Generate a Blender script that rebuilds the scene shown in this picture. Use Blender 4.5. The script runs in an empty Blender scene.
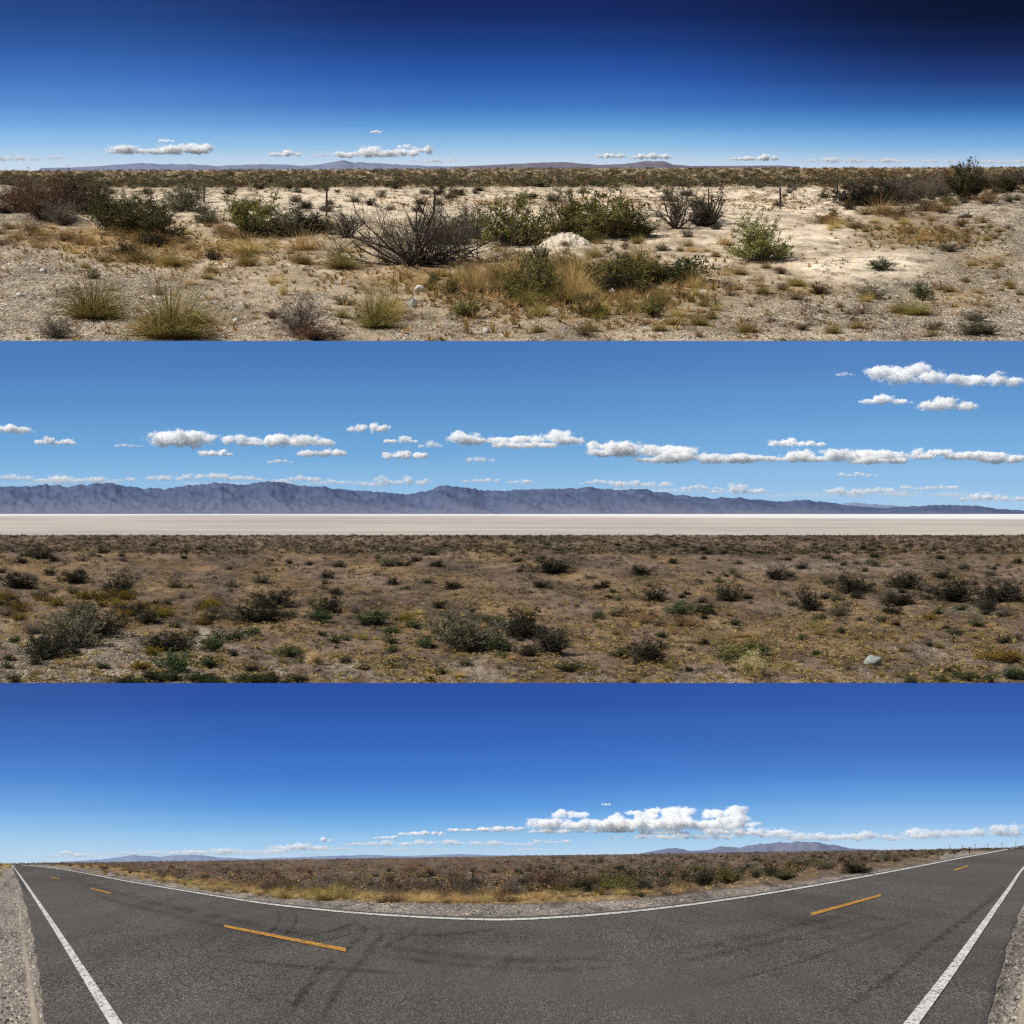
import bpy, bmesh, math, random
import numpy as np
from mathutils import Vector, Matrix, noise

random.seed(7)
RNG = np.random.default_rng(7)
scene = bpy.context.scene
COL = scene.collection
R = math.radians

# ------------------------------------------------------------------ camera
F = 2400.0                       # focal length in pixels of a 1024 px frame
PITCH = math.atan(346 / F)
cam_d = bpy.data.cameras.new("camera")
cam_d.sensor_width = 36
cam_d.lens = 36 * F / 1024
cam_d.clip_start = 0.1
cam_d.clip_end = 5000
cam = bpy.data.objects.new("camera", cam_d)
COL.objects.link(cam)
cam.location = (0, 0, 1.6)
cam.rotation_euler = (R(90) + PITCH, 0, 0)
scene.camera = cam
CAM = np.array([0, 0, 1.6])
RIGHT = np.array([1.0, 0, 0])
FWD = np.array([0, math.cos(PITCH), math.sin(PITCH)])
UP = np.array([0, -math.sin(PITCH), math.cos(PITCH)])


def P(c, r, t):
    """point at depth t that stands at column c, row r of the survey picture (arrays welcome)"""
    c, r, t = np.broadcast_arrays(np.asarray(c, float), np.asarray(r, float), np.asarray(t, float))
    return CAM + (RIGHT * ((c - 512) / F)[..., None] + UP * ((512 - r) / F)[..., None] + FWD) * t[..., None]


# ------------------------------------------------------------------ the three terraces: each one an inclined plain
def lerp_list(pts):
    xs = [p[0] for p in pts]; ys = [p[1] for p in pts]
    return lambda x: np.interp(x, xs, ys)

def Hc(c): return 864 - 16 * np.asarray(c, float) / 1024
def tC(c, r): return 1 / (1 / 86 + (np.asarray(r, float) - Hc(c)) / (1.6 * F))
def tB(c, r): return 1 / (1 / 99 + (690 - np.asarray(r, float)) * (1 / 200 - 1 / 99) / 176)
def tA(c, r): return 1 / (1 / 246 + (345 - np.asarray(r, float)) * (1 / 500 - 1 / 246) / 179)
T = {'A': tA, 'B': tB, 'C': tC}

def gauss(c, r, c0, r0, sc, sr): return np.exp(-((c - c0) / sc) ** 2 - ((r - r0) / sr) ** 2)

def fbm(c, r, s, seed=0, oc=3):
    """cheap smooth noise from rotated sines (vectorised), about -1..1"""
    c = np.asarray(c, float) / s; r = np.asarray(r, float) / s
    out = 0; amp = 1; tot = 0
    g = np.random.default_rng(seed)
    for o in range(oc):
        for k in range(4):
            a = g.uniform(0, 2 * math.pi); ph = g.uniform(0, 6.28); w = g.uniform(.7, 1.5)
            out = out + amp * .5 * np.sin((c * math.cos(a) + r * math.sin(a)) * w * 6.28 + ph)
        tot += amp; amp *= .55; c = c * 2.1; r = r * 2.1
    return out / tot

def bumpA(c, r):
    k = np.clip((r - 172) / 60, 0, 1)
    b = fbm(c, r * 3, 110, 1) * 1.6 * k - (np.interp(c, [0, 500, 1024], [171, 168.6, 167.2]) - 166) * np.clip(1 - (r - 166) / 30, 0, 1)
    b = b + 8 * gauss(c, r, 565, 251, 26, 5) + 5 * gauss(c, r, 905, 262, 60, 10) + 3 * gauss(c, r, 655, 256, 30, 5)
    b = b + 7 * gauss(c, r, 1010, 205, 70, 14) + 3 * gauss(c, r, 0, 185, 22, 14)
    return b
def bumpB(c, r):
    k = np.clip((r - 540) / 60, 0, 1)
    b = fbm(c, r * 3, 140, 2) * 3.4 * k
    b = b + 5 * gauss(c, r, 70, 566, 60, 10) + 5 * gauss(c, r, 90, 648, 60, 14) - 3 * gauss(c, r, 205, 640, 16, 30)
    b = b + 4 * gauss(c, r, 430, 585, 90, 10) + 4 * gauss(c, r, 560, 568, 70, 9)
    return b
def bumpC(c, r): return np.asarray(c, float) * 0
BUMP = {'A': bumpA, 'B': bumpB, 'C': bumpC}

def G(tier, c, r):
    """ground point of a terrace"""
    t = T[tier](c, r)
    return P(c, np.asarray(r, float) - BUMP[tier](np.asarray(c, float), np.asarray(r, float)), t)


# ------------------------------------------------------------------ node helpers
class NT:
    def __init__(s, mat):
        s.m = mat; mat.use_nodes = True; s.t = mat.node_tree; s.t.nodes.clear()
    def n(s, typ, **kw):
        nd = s.t.nodes.new(typ)
        for k, v in kw.items():
            if k.startswith('i_'):
                key = k[2:]
                key = int(key) if key.isdigit() else key.replace('_', ' ')
                nd.inputs[key].default_value = v
            else: setattr(nd, k, v)
        return nd
    def l(s, a, b): s.t.links.new(a, b)
    def out(s, sh, vol=False):
        o = s.n('ShaderNodeOutputMaterial'); s.l(sh, o.inputs['Volume' if vol else 'Surface'])
    def noise(s, vec, scale, detail=4, rough=.6):
        nd = s.n('ShaderNodeTexNoise', i_Scale=scale, i_Detail=detail, i_Roughness=rough)
        if vec is not None: s.l(vec, nd.inputs['Vector'])
        return nd.outputs['Fac']
    def mapr(s, v, a, b, c=0, d=1):
        nd = s.n('ShaderNodeMapRange'); nd.inputs[1].default_value = a; nd.inputs[2].default_value = b
        nd.inputs[3].default_value = c; nd.inputs[4].default_value = d
        s.l(v, nd.inputs[0]); return nd.outputs[0]
    def math(s, op, a, b):
        nd = s.n('ShaderNodeMath', operation=op)
        for i, x in enumerate((a, b)):
            if isinstance(x, (int, float)): nd.inputs[i].default_value = x
            else: s.l(x, nd.inputs[i])
        return nd.outputs[0]
    def mix(s, f, a, b, bt='MIX'):
        nd = s.n('ShaderNodeMix', data_type='RGBA', blend_type=bt)
        for i, x in ((0, f), (6, a), (7, b)):
            if isinstance(x, (int, float)): nd.inputs[i].default_value = x
            elif isinstance(x, tuple): nd.inputs[i].default_value = (*x, 1) if len(x) == 3 else x
            else: s.l(x, nd.inputs[i])
        return nd.outputs[2]
    rot = 0.0
    def coords(s, sx=1, sy=1, sz=1):
        g = s.n('ShaderNodeNewGeometry')
        if s.rot:
            m0 = s.n('ShaderNodeMapping'); m0.inputs['Rotation'].default_value = (0, 0, s.rot); s.l(g.outputs['Position'], m0.inputs['Vector'])
            mp = s.n('ShaderNodeMapping'); mp.inputs['Scale'].default_value = (sx, sy, sz); s.l(m0.outputs[0], mp.inputs['Vector']); return mp.outputs[0]
        mp = s.n('ShaderNodeMapping'); mp.inputs['Scale'].default_value = (sx, sy, sz)
        s.l(g.outputs['Position'], mp.inputs['Vector']); return mp.outputs[0]
    def attr(s, name):
        return s.n('ShaderNodeAttribute', attribute_name=name)
    def principled(s, col, rough=.9, normal=None, spec=.2):
        p = s.n('ShaderNodeBsdfPrincipled'); p.inputs['Roughness'].default_value = rough
        p.inputs['Specular IOR Level'].default_value = spec
        if isinstance(col, tuple): p.inputs['Base Color'].default_value = (*col, 1)
        else: s.l(col, p.inputs['Base Color'])
        if normal is not None: s.l(normal, p.inputs['Normal'])
        return p.outputs[0]
    def bump(s, h, strength, dist):
        b = s.n('ShaderNodeBump'); b.inputs['Strength'].default_value = strength; b.inputs['Distance'].default_value = dist
        s.l(h, b.inputs['Height']); return b.outputs[0]

def leaf_mat(name, c1, c2, transl=.25):
    """foliage: every leaf or blade a little different, every plant a little different"""
    m = bpy.data.materials.new(name); n = NT(m)
    g = n.n('ShaderNodeNewGeometry'); oi = n.n('ShaderNodeObjectInfo')
    c = n.mix(g.outputs['Random Per Island'], c1, c2)
    hsv = n.n('ShaderNodeHueSaturation'); n.l(c, hsv.inputs['Color'])
    n.l(n.mapr(oi.outputs['Random'], 0, 1, .72, 1.28), hsv.inputs['Value'])
    n.l(n.mapr(n.math('FRACT', n.math('MULTIPLY', oi.outputs['Random'], 7.3), 0), 0, 1, .48, .52), hsv.inputs['Hue'])
    d = n.n('ShaderNodeBsdfDiffuse'); t = n.n('ShaderNodeBsdfTranslucent')
    n.l(hsv.outputs[0], d.inputs[0]); n.l(hsv.outputs[0], t.inputs[0])
    mx = n.n('ShaderNodeMixShader'); mx.inputs[0].default_value = transl
    n.l(d.outputs[0], mx.inputs[1]); n.l(t.outputs[0], mx.inputs[2]); n.out(mx.outputs[0]); return m

def bark_mat(name, c1, c2, sc=3):
    m = bpy.data.materials.new(name); n = NT(m)
    f = n.noise(n.coords(), sc, 5)
    n.out(n.principled(n.mix(n.mapr(f, .35, .65), c1, c2), .95)); return m

M = {}
M['sage'] = leaf_mat('sage_leaf', (.095, .09, .055), (.24, .22, .135))
M['sagedark'] = leaf_mat('dark_sage_leaf', (.028, .028, .02), (.085, .08, .05))
M['olive'] = leaf_mat('olive_leaf', (.085, .082, .022), (.3, .27, .085))
M['green'] = leaf_mat('green_leaf', (.1, .1, .028), (.31, .29, .09))
M['bright'] = leaf_mat('bright_green_leaf', (.15, .155, .045), (.42, .43, .14))
M['juniper'] = leaf_mat('juniper_leaf', (.04, .04, .017), (.14, .135, .055))
M['forb'] = leaf_mat('forb_leaf', (.035, .055, .02), (.1, .135, .055))
M['brown'] = leaf_mat('brown_twig_leaf', (.13, .068, .036), (.34, .195, .105))
M['greybrown'] = leaf_mat('grey_brown_twig', (.12, .092, .07), (.31, .235, .175))
M['rust'] = leaf_mat('rust_weed', (.2, .12, .048), (.45, .295, .13))
M['straw'] = leaf_mat('straw_blade', (.38, .265, .095), (.74, .57, .27), .35)
M['greenstraw'] = leaf_mat('green_straw_blade', (.16, .13, .035), (.5, .4, .15), .35)
M['pale_straw'] = leaf_mat('pale_straw_stem', (.5, .38, .18), (.78, .64, .37))
M['yellow'] = leaf_mat('yellow_rabbitbrush', (.13, .095, .012), (.36, .25, .025))
M['deadleaf'] = leaf_mat('dead_twig', (.05, .042, .035), (.16, .135, .11))
M['bark'] = bark_mat('dark_bark', (.035, .027, .022), (.12, .1, .085))
M['wood'] = bark_mat('weathered_wood', (.1, .085, .07), (.26, .23, .2))

# ------------------------------------------------------------------ mesh kit
def new_mesh(name, parts):
    """parts: list of (verts Nx3, faces list, material) -> one mesh"""
    V = []; Fc = []; mi = []; mats = []; off = 0
    for v, f, m in parts:
        if len(v) == 0: continue
        if m not in mats: mats.append(m)
        k = mats.index(m)
        V.append(np.asarray(v, float))
        Fc += [tuple(i + off for i in q) for q in f]; mi += [k] * len(f); off += len(v)
    me = bpy.data.meshes.new(name)
    me.from_pydata(np.concatenate(V).tolist(), [], Fc)
    for m in mats: me.materials.append(m)
    me.polygons.foreach_set('material_index', mi)
    me.update(); return me

def link(name, me, parent=None):
    o = bpy.data.objects.new(name, me); COL.objects.link(o)
    if parent: o.parent = parent
    return o
def tag(o, label, cat, group=None):
    o['label'] = label; o['category'] = cat
    if group: o['group'] = group
    return o
def struct(o): o['kind'] = 'structure'; return o
def stuff(o): o['kind'] = 'stuff'; return o

def tube(pts, rads, sides=3):
    pts = [Vector(p) for p in pts]; V = []; Fc = []
    for i, p in enumerate(pts):
        d = (pts[min(i + 1, len(pts) - 1)] - pts[max(i - 1, 0)])
        d = d.normalized() if d.length > 1e-9 else Vector((0, 0, 1))
        a = d.orthogonal().normalized(); b = d.cross(a)
        for k in range(sides):
            an = 2 * math.pi * k / sides
            V.append(p + (a * math.cos(an) + b * math.sin(an)) * rads[i])
    for i in range(len(pts) - 1):
        for k in range(sides):
            k2 = (k + 1) % sides
            Fc.append((i * sides + k, i * sides + k2, (i + 1) * sides + k2, (i + 1) * sides + k))
    return V, Fc

class Acc:
    def __init__(s): s.v = []; s.f = []
    def add(s, v, f):
        o = len(s.v); s.v += [tuple(x) for x in v]; s.f += [tuple(i + o for i in q) for q in f]

def rv(rg): 
    v = Vector((rg.gauss(0, 1), rg.gauss(0, 1), rg.gauss(0, 1))); return v.normalized()

def leafquad(acc, p, size, rg, narrow=.5, up=.5):
    d = (rv(rg) + Vector((0, 0, up))).normalized(); s = d.cross(rv(rg))
    if s.length < 1e-3: s = d.orthogonal()
    s = s.normalized() * size * narrow * .5; d = d * size * rg.uniform(.6, 1.3)
    acc.add([p, p + d * .5 + s, p + d, p + d * .5 - s], [(0, 1, 2, 3)])

def shrub(seed, stems=26, spread=75, subs=5, leaves=9, leaf=.055, rad=.016, gap=.0, upright=0., twigs=0, narrow=.55, lean=0., ground=.0):
    """branches and leaves of one shrub, about 1 wide and 1 high; clumps of leaves at the branch ends leave gaps"""
    rg = random.Random(seed); br = Acc(); lf = Acc()
    lobes = [(rg.uniform(0, 6.28), rg.uniform(.72, 1.12)) for _ in range(6)]
    for i in range(stems):
        az = rg.uniform(0, 6.283); el = math.acos(1 - (1 - math.cos(R(spread))) * rg.random())
        k = 1.0
        for a, s in lobes:
            if math.cos(az - a) > .6: k = s
        L = k * rg.uniform(.75, 1.08)
        tip = Vector((math.sin(el) * math.cos(az) * .55 * L + lean * L, math.sin(el) * math.sin(az) * .55 * L,
                      max(ground + .06, (math.cos(el) ** .8) * L * .95)))
        b0 = Vector((rg.gauss(0, .03), rg.gauss(0, .03), 0))
        ctrl = b0 + (tip - b0) * .5 + Vector((0, 0, -.06 + upright * .1)) + rv(rg) * .06
        pts = []
        for q in range(5):
            u = q / 4
            pts.append(b0 * (1 - u) ** 2 + ctrl * 2 * u * (1 - u) + tip * u * u + rv(rg) * .012)
        rads = [rad * (1 - .85 * q / 4) for q in range(5)]
        br.add(*tube(pts, rads))
        for s in range(subs):
            u = rg.uniform(.16, 1); q = int(u * 4); q = min(q, 3)
            p0 = pts[q].lerp(pts[q + 1], u * 4 - q)
            d = ((tip - b0).normalized() * .6 + rv(rg) * .8 + Vector((0, 0, .35))).normalized()
            sl = rg.uniform(.1, .26)
            p1 = p0 + d * sl * .5 + rv(rg) * .015; p2 = p0 + d * sl + rv(rg) * .03
            if p2.z < .02: p2.z = .02
            br.add(*tube([p0, p1, p2], [rad * .4, rad * .28, rad * .12]))
            for _ in range(twigs):
                w0 = p0.lerp(p2, rg.uniform(.3, 1)); w1 = w0 + (d + rv(rg) * .9).normalized() * rg.uniform(.05, .13)
                if w1.z < .015: w1.z = .015
                br.add(*tube([w0, w1], [rad * .2, rad * .08]))
            if rg.random() < gap: continue
            for _ in range(leaves):
                p = p0.lerp(p2, rg.uniform(.2, 1.05)) + rv(rg) * rg.uniform(0, .05)
                if p.z < .01: continue
                leafquad(lf, p, leaf, rg, narrow)
    return br, lf

def tuft(seed, blades=170, lean=62, width=.016, droop=.35, segs=3, base=.1):
    rg = random.Random(seed); a = Acc()
    for i in range(blades):
        az = rg.uniform(0, 6.283); el = R(lean) * rg.random() ** .7; L = rg.uniform(.3, 1.12); dr = droop * rg.uniform(.2, 2.2)
        b = Vector((math.cos(az), math.sin(az), 0)); p = b * rg.uniform(0, base) + Vector((rg.gauss(0, .03), rg.gauss(0, .03), 0))
        side = Vector((-math.sin(az), math.cos(az), 0)) if rg.random() < .5 else rv(rg)
        V = []; d = (b * math.sin(el) + Vector((0, 0, math.cos(el)))).normalized()
        for q in range(segs + 1):
            w = width * (1 - q / segs * .9)
            V += [p - side * w * .5, p + side * w * .5]
            p = p + d * L / segs; d = (d + b * dr * .3 - Vector((0, 0, dr * .25)) + rv(rg) * .12).normalized()
            if p.z < .01: p.z = .01
        a.add(V, [(2 * q, 2 * q + 1, 2 * q + 3, 2 * q + 2) for q in range(segs)])
    return a

def normalise(accs):
    allv = np.concatenate([np.array(a.v) for a in accs if len(a.v)])
    lo = np.percentile(allv, 4, axis=0); hi = np.percentile(allv, 96, axis=0)
    w = max(hi[0] - lo[0], hi[1] - lo[1])
    for a in accs:
        if len(a.v):
            v = np.array(a.v); v[:, 0] = (v[:, 0] - (lo[0] + hi[0]) / 2) / w; v[:, 1] = (v[:, 1] - (lo[1] + hi[1]) / 2) / w
            v[:, 2] = v[:, 2] / hi[2] - .02; a.v = v.tolist()
    return accs

PROTO = {}     # kind -> list of (branch acc or None, leaf acc or None, branch material, leaf material)
def add_kind(kind, n, fn, bm, lm):
    PROTO[kind] = []
    for i in range(n):
        br, lf = fn(hash_seed(kind) + i)
        normalise([br, lf]); PROTO[kind].append((br, lf, M[bm], M[lm]))
def hash_seed(s): return sum((i + 1) * ord(ch) for i, ch in enumerate(s))
E = lambda: Acc()
add_kind('sage', 4, lambda s: shrub(s, 44, 88, 8, 15, .04, rad=.011), 'wood', 'sage')
add_kind('sagedark', 4, lambda s: shrub(s, 46, 88, 8, 15, .04, rad=.011), 'bark', 'sagedark')
add_kind('olive', 3, lambda s: shrub(s, 40, 84, 8, 15, .042, rad=.012, gap=.12, upright=.6), 'bark', 'olive')
add_kind('green', 3, lambda s: shrub(s, 44, 85, 8, 16, .042, rad=.012, upright=.4), 'wood', 'green')
add_kind('bright', 1, lambda s: shrub(s, 52, 88, 8, 18, .038, rad=.011, upright=.2), 'wood', 'bright')
add_kind('juniper', 3, lambda s: shrub(s, 46, 78, 9, 16, .042, rad=.012, upright=1, lean=.12), 'bark', 'juniper')
add_kind('forb', 3, lambda s: shrub(s, 40, 80, 3, 9, .12, rad=.008, narrow=.26, upright=1), 'wood', 'forb')
add_kind('brown', 4, lambda s: shrub(s, 60, 84, 7, 8, .042, rad=.008, twigs=3, upright=1, narrow=.3), 'bark', 'brown')
add_kind('greybrown', 4, lambda s: shrub(s, 60, 84, 7, 8, .042, rad=.008, twigs=3, upright=1, narrow=.3), 'wood', 'greybrown')
add_kind('rust', 3, lambda s: shrub(s, 40, 82, 5, 7, .06, rad=.007, upright=.3, narrow=.3), 'wood', 'rust')
add_kind('yellow', 3, lambda s: shrub(s, 44, 86, 7, 12, .045, rad=.009, upright=.5, narrow=.5), 'wood', 'yellow')
add_kind('dead', 3, lambda s: shrub(s, 18, 66, 6, 3, .06, rad=.02, twigs=5, upright=1, narrow=.16), 'bark', 'deadleaf')
add_kind('pompom', 2, lambda s: shrub(s, 60, 88, 8, 14, .09, rad=.006, narrow=.13, upright=.3), 'wood', 'pale_straw')
add_kind('straw', 3, lambda s: (E(), tuft(s, 420, 72, .012, .5, 3, .2)), 'wood', 'straw')
add_kind('greenstraw', 3, lambda s: (E(), tuft(s + 50, 1000, 88, .013, 1.25, 4, .38)), 'wood', 'greenstraw')

MESH1 = {k: [new_mesh(k + '_plant', [(b.v, b.f, bm), (l.v, l.f, lm)]) for b, l, bm, lm in v] for k, v in PROTO.items()}
MESH2 = {k: [(new_mesh(k + '_branches', [(b.v, b.f, bm)]) if b.v else None, new_mesh(k + '_foliage', [(l.v, l.f, lm)]))
             for b, l, bm, lm in v] for k, v in PROTO.items()}
NAME = dict(sage='sagebrush', sagedark='dark_shrub', olive='olive_shrub', green='green_shrub', bright='green_shrub', juniper='juniper_shrub', forb='desert_forb',
            brown='brown_shrub', greybrown='twiggy_shrub', rust='rusty_weed', yellow='rabbitbrush', dead='dead_shrub',
            straw='straw_grass_tuft', pompom='straw_grass_tuft', greenstraw='grass_tuft')
CAT = dict(straw='grass tuft', pompom='grass tuft', greenstraw='grass tuft', rust='weed', forb='plant')
cnt = {}

def place(tier, kind, c, r, w, h, label, group=None, parts=True, rot=None):
    """one plant whose foot stands at the ground of a terrace; w and h are its width and height in pixels of the survey picture"""
    k = cnt.get(kind, 0); cnt[kind] = k + 1
    p = G(tier, c, r); t = float(T[tier](c, r)); s = t / F
    loc = Vector(p.tolist()); rz = random.uniform(0, 6.28) if rot is None else rot
    var = k % len(MESH1[kind])
    if parts and MESH2[kind][var][0] is not None:
        o = bpy.data.objects.new(NAME[kind], None); COL.objects.link(o); o.empty_display_size = .2
        b = link('branches', MESH2[kind][var][0], o); f = link('foliage', MESH2[kind][var][1], o)
    elif parts:
        o = link(NAME[kind], MESH2[kind][var][1])
    else:
        o = link(NAME[kind], MESH1[kind][var])
    o.location = loc; o.rotation_euler = (0, 0, rz); o.scale = (w * s * .93, w * s * .93, h * s * .9)
    return tag(o, label, CAT.get(kind, 'shrub'), group)

# low-detail plants for the masses nobody could count
def mini_proto(kind, n):
    rg = random.Random(hash_seed(kind) + 99); a = Acc()
    if kind in ('straw', 'greenstraw'):
        for i in range(n):
            az = rg.uniform(0, 6.28); b = Vector((math.cos(az), math.sin(az), 0)) * rg.uniform(.1, .55)
            s = Vector((-math.sin(az), math.cos(az), 0)) * .06
            a.add([b * .2 - s, b * .2 + s, b + Vector((0, 0, rg.uniform(.6, 1)))], [(0, 1, 2)])
    else:
        for i in range(n):
            th = rg.uniform(0, 6.28); rr = math.sqrt(rg.random()) * .5; z = rg.random() ** .8 * math.sqrt(max(0, 1 - (rr / .52) ** 2))
            leafquad(a, Vector((rr * math.cos(th), rr * math.sin(th), z)), .34, rg, .6)
    return np.array(a.v), [tuple(q) for q in a.f]

def mass(name, tier, items, kinds_n=46):
    """items: (kind, c, r, w, h) -> ONE stuff object"""
    pro = {}; parts = []
    by = {}
    for it in items: by.setdefault(it[0], []).append(it)
    for kind, its in by.items():
        if kind not in pro: pro[kind] = [mini_proto(kind, kinds_n if kind not in ('straw', 'greenstraw') else 12)]
        v0, f0 = pro[kind][0]
        c = np.array([i[1] for i in its], float); r = np.array([i[2] for i in its], float)
        w = np.array([i[3] for i in its], float); h = np.array([i[4] for i in its], float)
        p = G(tier, c, r); s = T[tier](c, r) / F
        rot = RNG.uniform(0, 6.28, len(its)); ca, sa = np.cos(rot), np.sin(rot)
        x = v0[None, :, 0] * (w * s)[:, None]; y = v0[None, :, 1] * (w * s)[:, None]; z = v0[None, :, 2] * (h * s)[:, None]
        X = p[:, None, 0] + x * ca[:, None] - y * sa[:, None]; Y = p[:, None, 1] + x * sa[:, None] + y * ca[:, None]; Z = p[:, None, 2] + z
        V = np.stack([X, Y, Z], -1).reshape(-1, 3); n0 = len(v0)
        Fc = [tuple(q + k * n0 for q in f) for k in range(len(its)) for f in f0]
        parts.append((V, Fc, M[kind] if kind in M else M['deadleaf']))
    return stuff(link(name, new_mesh(name, parts)))

# ------------------------------------------------------------------ grounds
def ground_sheet(name, tier, c0, c1, dc, rows, mat, soil=None, drop=0):
    cs = np.arange(c0, c1 + dc, dc, dtype=float); rs = np.array(rows, float)
    CC, RR = np.meshgrid(cs, rs)
    V = G(tier, CC, RR).reshape(-1, 3); V[:, 2] -= drop; nc = len(cs); nr = len(rs)
    Fc = [(i * nc + j, (i + 1) * nc + j, (i + 1) * nc + j + 1, i * nc + j + 1) for i in range(nr - 1) for j in range(nc - 1)]
    me = new_mesh(name, [(V, Fc, mat)])
    if soil is not None:
        a = me.color_attributes.new('soil', 'FLOAT_COLOR', 'POINT')
        s = np.ones((len(V), 4)); s[:, :3] = np.clip(soil(CC.ravel(), RR.ravel()), 0, 1).T
        a.data.foreach_set('color', s.ravel().astype(np.float32))
    for p in me.polygons: p.use_smooth = True
    return struct(link(name, me))

def soil_mat(name, base, base2, gravel, gravel2, sand, litter, cell, ys, litter2=None, tone0=.7, tone1=1.25, isoy=.6, rot=0.0):
    """soil attribute: R gravel, G pale sand, B dry litter; ys stretches the grain along the slope"""
    m = bpy.data.materials.new(name); n = NT(m); n.rot = rot
    co = n.coords(1, ys, ys); a = n.attr('soil')
    sep = n.n('ShaderNodeSeparateColor'); n.l(a.outputs['Color'], sep.inputs[0])
    big = n.noise(co, .09 / cell, 6, .65); fine = n.noise(co, .8 / cell, 5, .75); mid = n.noise(co, .22 / cell, 5, .7)
    vor = n.n('ShaderNodeTexVoronoi', i_Scale=1 / cell, i_Randomness=1.0); n.l(co, vor.inputs['Vector'])
    vsep = n.n('ShaderNodeSeparateColor'); n.l(vor.outputs['Color'], vsep.inputs[0])
    c = n.mix(n.mapr(mid, .3, .7), base, base2)
    def mask(sock, e=.22):
        return n.mapr(n.math('ADD', sock, n.math('MULTIPLY', n.math('SUBTRACT', big, .5), 1.6)), .5 - e, .5 + e)
    def mask2(sock, e=.2):
        return n.mapr(n.math('ADD', sock, n.math('MULTIPLY', n.math('SUBTRACT', mid, .5), 1.8)), .5 - e, .5 + e)
    c = n.mix(mask(sep.outputs[1]), c, n.mix(n.mapr(fine, .3, .75), sand, tuple(x * .78 for x in sand)))
    grav = n.mix(vsep.outputs[0], gravel, gravel2)
    grav = n.mix(n.mapr(vsep.outputs[1], .9, .94), grav, tuple(min(.6, x * 1.7) for x in gravel2))
    grav = n.mix(n.mapr(vsep.outputs[2], .88, .92), grav, tuple(x * .35 for x in gravel))
    c = n.mix(mask(sep.outputs[0]), c, grav)
    lit = n.mix(n.mapr(fine, .3, .7), litter, litter2 or tuple(x * .5 for x in litter))
    c = n.mix(n.math('MULTIPLY', mask2(sep.outputs[2]), .85), c, lit)
    c = n.mix(n.mapr(fine, .25, .75, .45, 0), c, (.0, .0, .0), 'MIX') if False else c
    iso = n.coords(1, isoy, isoy); huge = n.noise(iso, .017 / cell, 7, .62); patch = n.noise(iso, .06 / cell, 6, .7)
    c = n.mix(n.mapr(patch, .5, .68, 0, .75), c, tuple(x * .42 for x in base))
    tone = n.math('MULTIPLY', n.mapr(huge, .33, .67, tone0, tone1), n.mapr(patch, .3, .6, 1.12, .9))
    speck = n.mapr(n.noise(co, 2.2 / cell, 3, .8), .32, .72, .45, 1.52)
    sc = n.n('ShaderNodeVectorMath', operation='SCALE'); n.l(c, sc.inputs[0]); n.l(n.math('MULTIPLY', speck, tone), sc.inputs['Scale'])
    h = n.math('ADD', n.math('MULTIPLY', vor.outputs['Distance'], -.6), fine)
    n.out(n.principled(sc.outputs[0], .95, n.bump(h, .6, cell * .5), .1)); return m

def band(x, a, b, s): return 1 / (1 + np.exp(-(x - a) / s)) * (1 - 1 / (1 + np.exp(-(x - b) / s)))

def soilA(c, r):
    n1 = fbm(c, r * 2.5, 120, 5); n2 = fbm(c, r * 2.5, 60, 6)
    edge = np.interp(c, [-200, 0, 60, 200, 400, 520, 640, 760, 860, 920, 960, 1024, 1200], [165, 175, 250, 268, 290, 300, 300, 285, 250, 222, 205, 190, 180])
    grav = 1 / (1 + np.exp(-(r - edge - 8 * n1) / 10)) * np.interp(c, [0, 90, 260, 780, 920, 1024], [1, .9, .62, .6, .9, 1])
    grav = np.maximum(grav - .7 * gauss(c, r, 880, 265, 80, 16), 0)
    sand = band(r, 186, 222, 4) * np.interp(c, [0, 60, 130, 300, 700, 830, 870, 1024], [.1, .1, .55, .75, .75, .8, .45, .1])
    sand = np.maximum(sand, .9 * gauss(c, r, 870, 268, 100, 20)); sand = np.maximum(sand, gauss(c, r, 565, 248, 30, 9))
    sand = np.maximum(sand, .75 * band(r, 205, 262, 8) * np.interp(c, [640, 720, 830, 900], [0, .9, .9, 0]))
    sand = np.maximum(sand, .62 * band(r, 215, 300, 12) * (.55 + .5 * n2))
    lit = .72 * band(r, 195, 209, 3) * np.interp(c, [380, 450, 700, 800, 860], [.2, .8, .9, .75, .2]) * (.75 + .5 * n2)
    lit = np.maximum(lit, .8 * gauss(c, r, 90, 236, 75, 13) + .7 * gauss(c, r, 200, 250, 110, 14) + .75 * gauss(c, r, 920, 232, 70, 12))
    lit = np.maximum(lit, .68 * gauss(c, r, 560, 300, 160, 26) * (.7 + .6 * n1) + .6 * gauss(c, r, 420, 275, 90, 20))
    lit = np.maximum(lit, .85 * gauss(c, r, 40, 236, 50, 9)); lit = np.maximum(lit, .62 * gauss(c, r, 620, 318, 190, 16) * (.6 + .7 * n2)); lit = np.maximum(lit, .6 * gauss(c, r, 800, 290, 70, 10))
    lit = np.maximum(lit, .6 * gauss(c, r, 985, 262, 40, 14) + .55 * gauss(c, r, 960, 300, 60, 16) + .5 * gauss(c, r, 190, 320, 90, 20))
    lit = np.maximum(lit, band(r, 150, 184, 3) * .4)
    return np.stack([grav, sand, lit])
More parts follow.
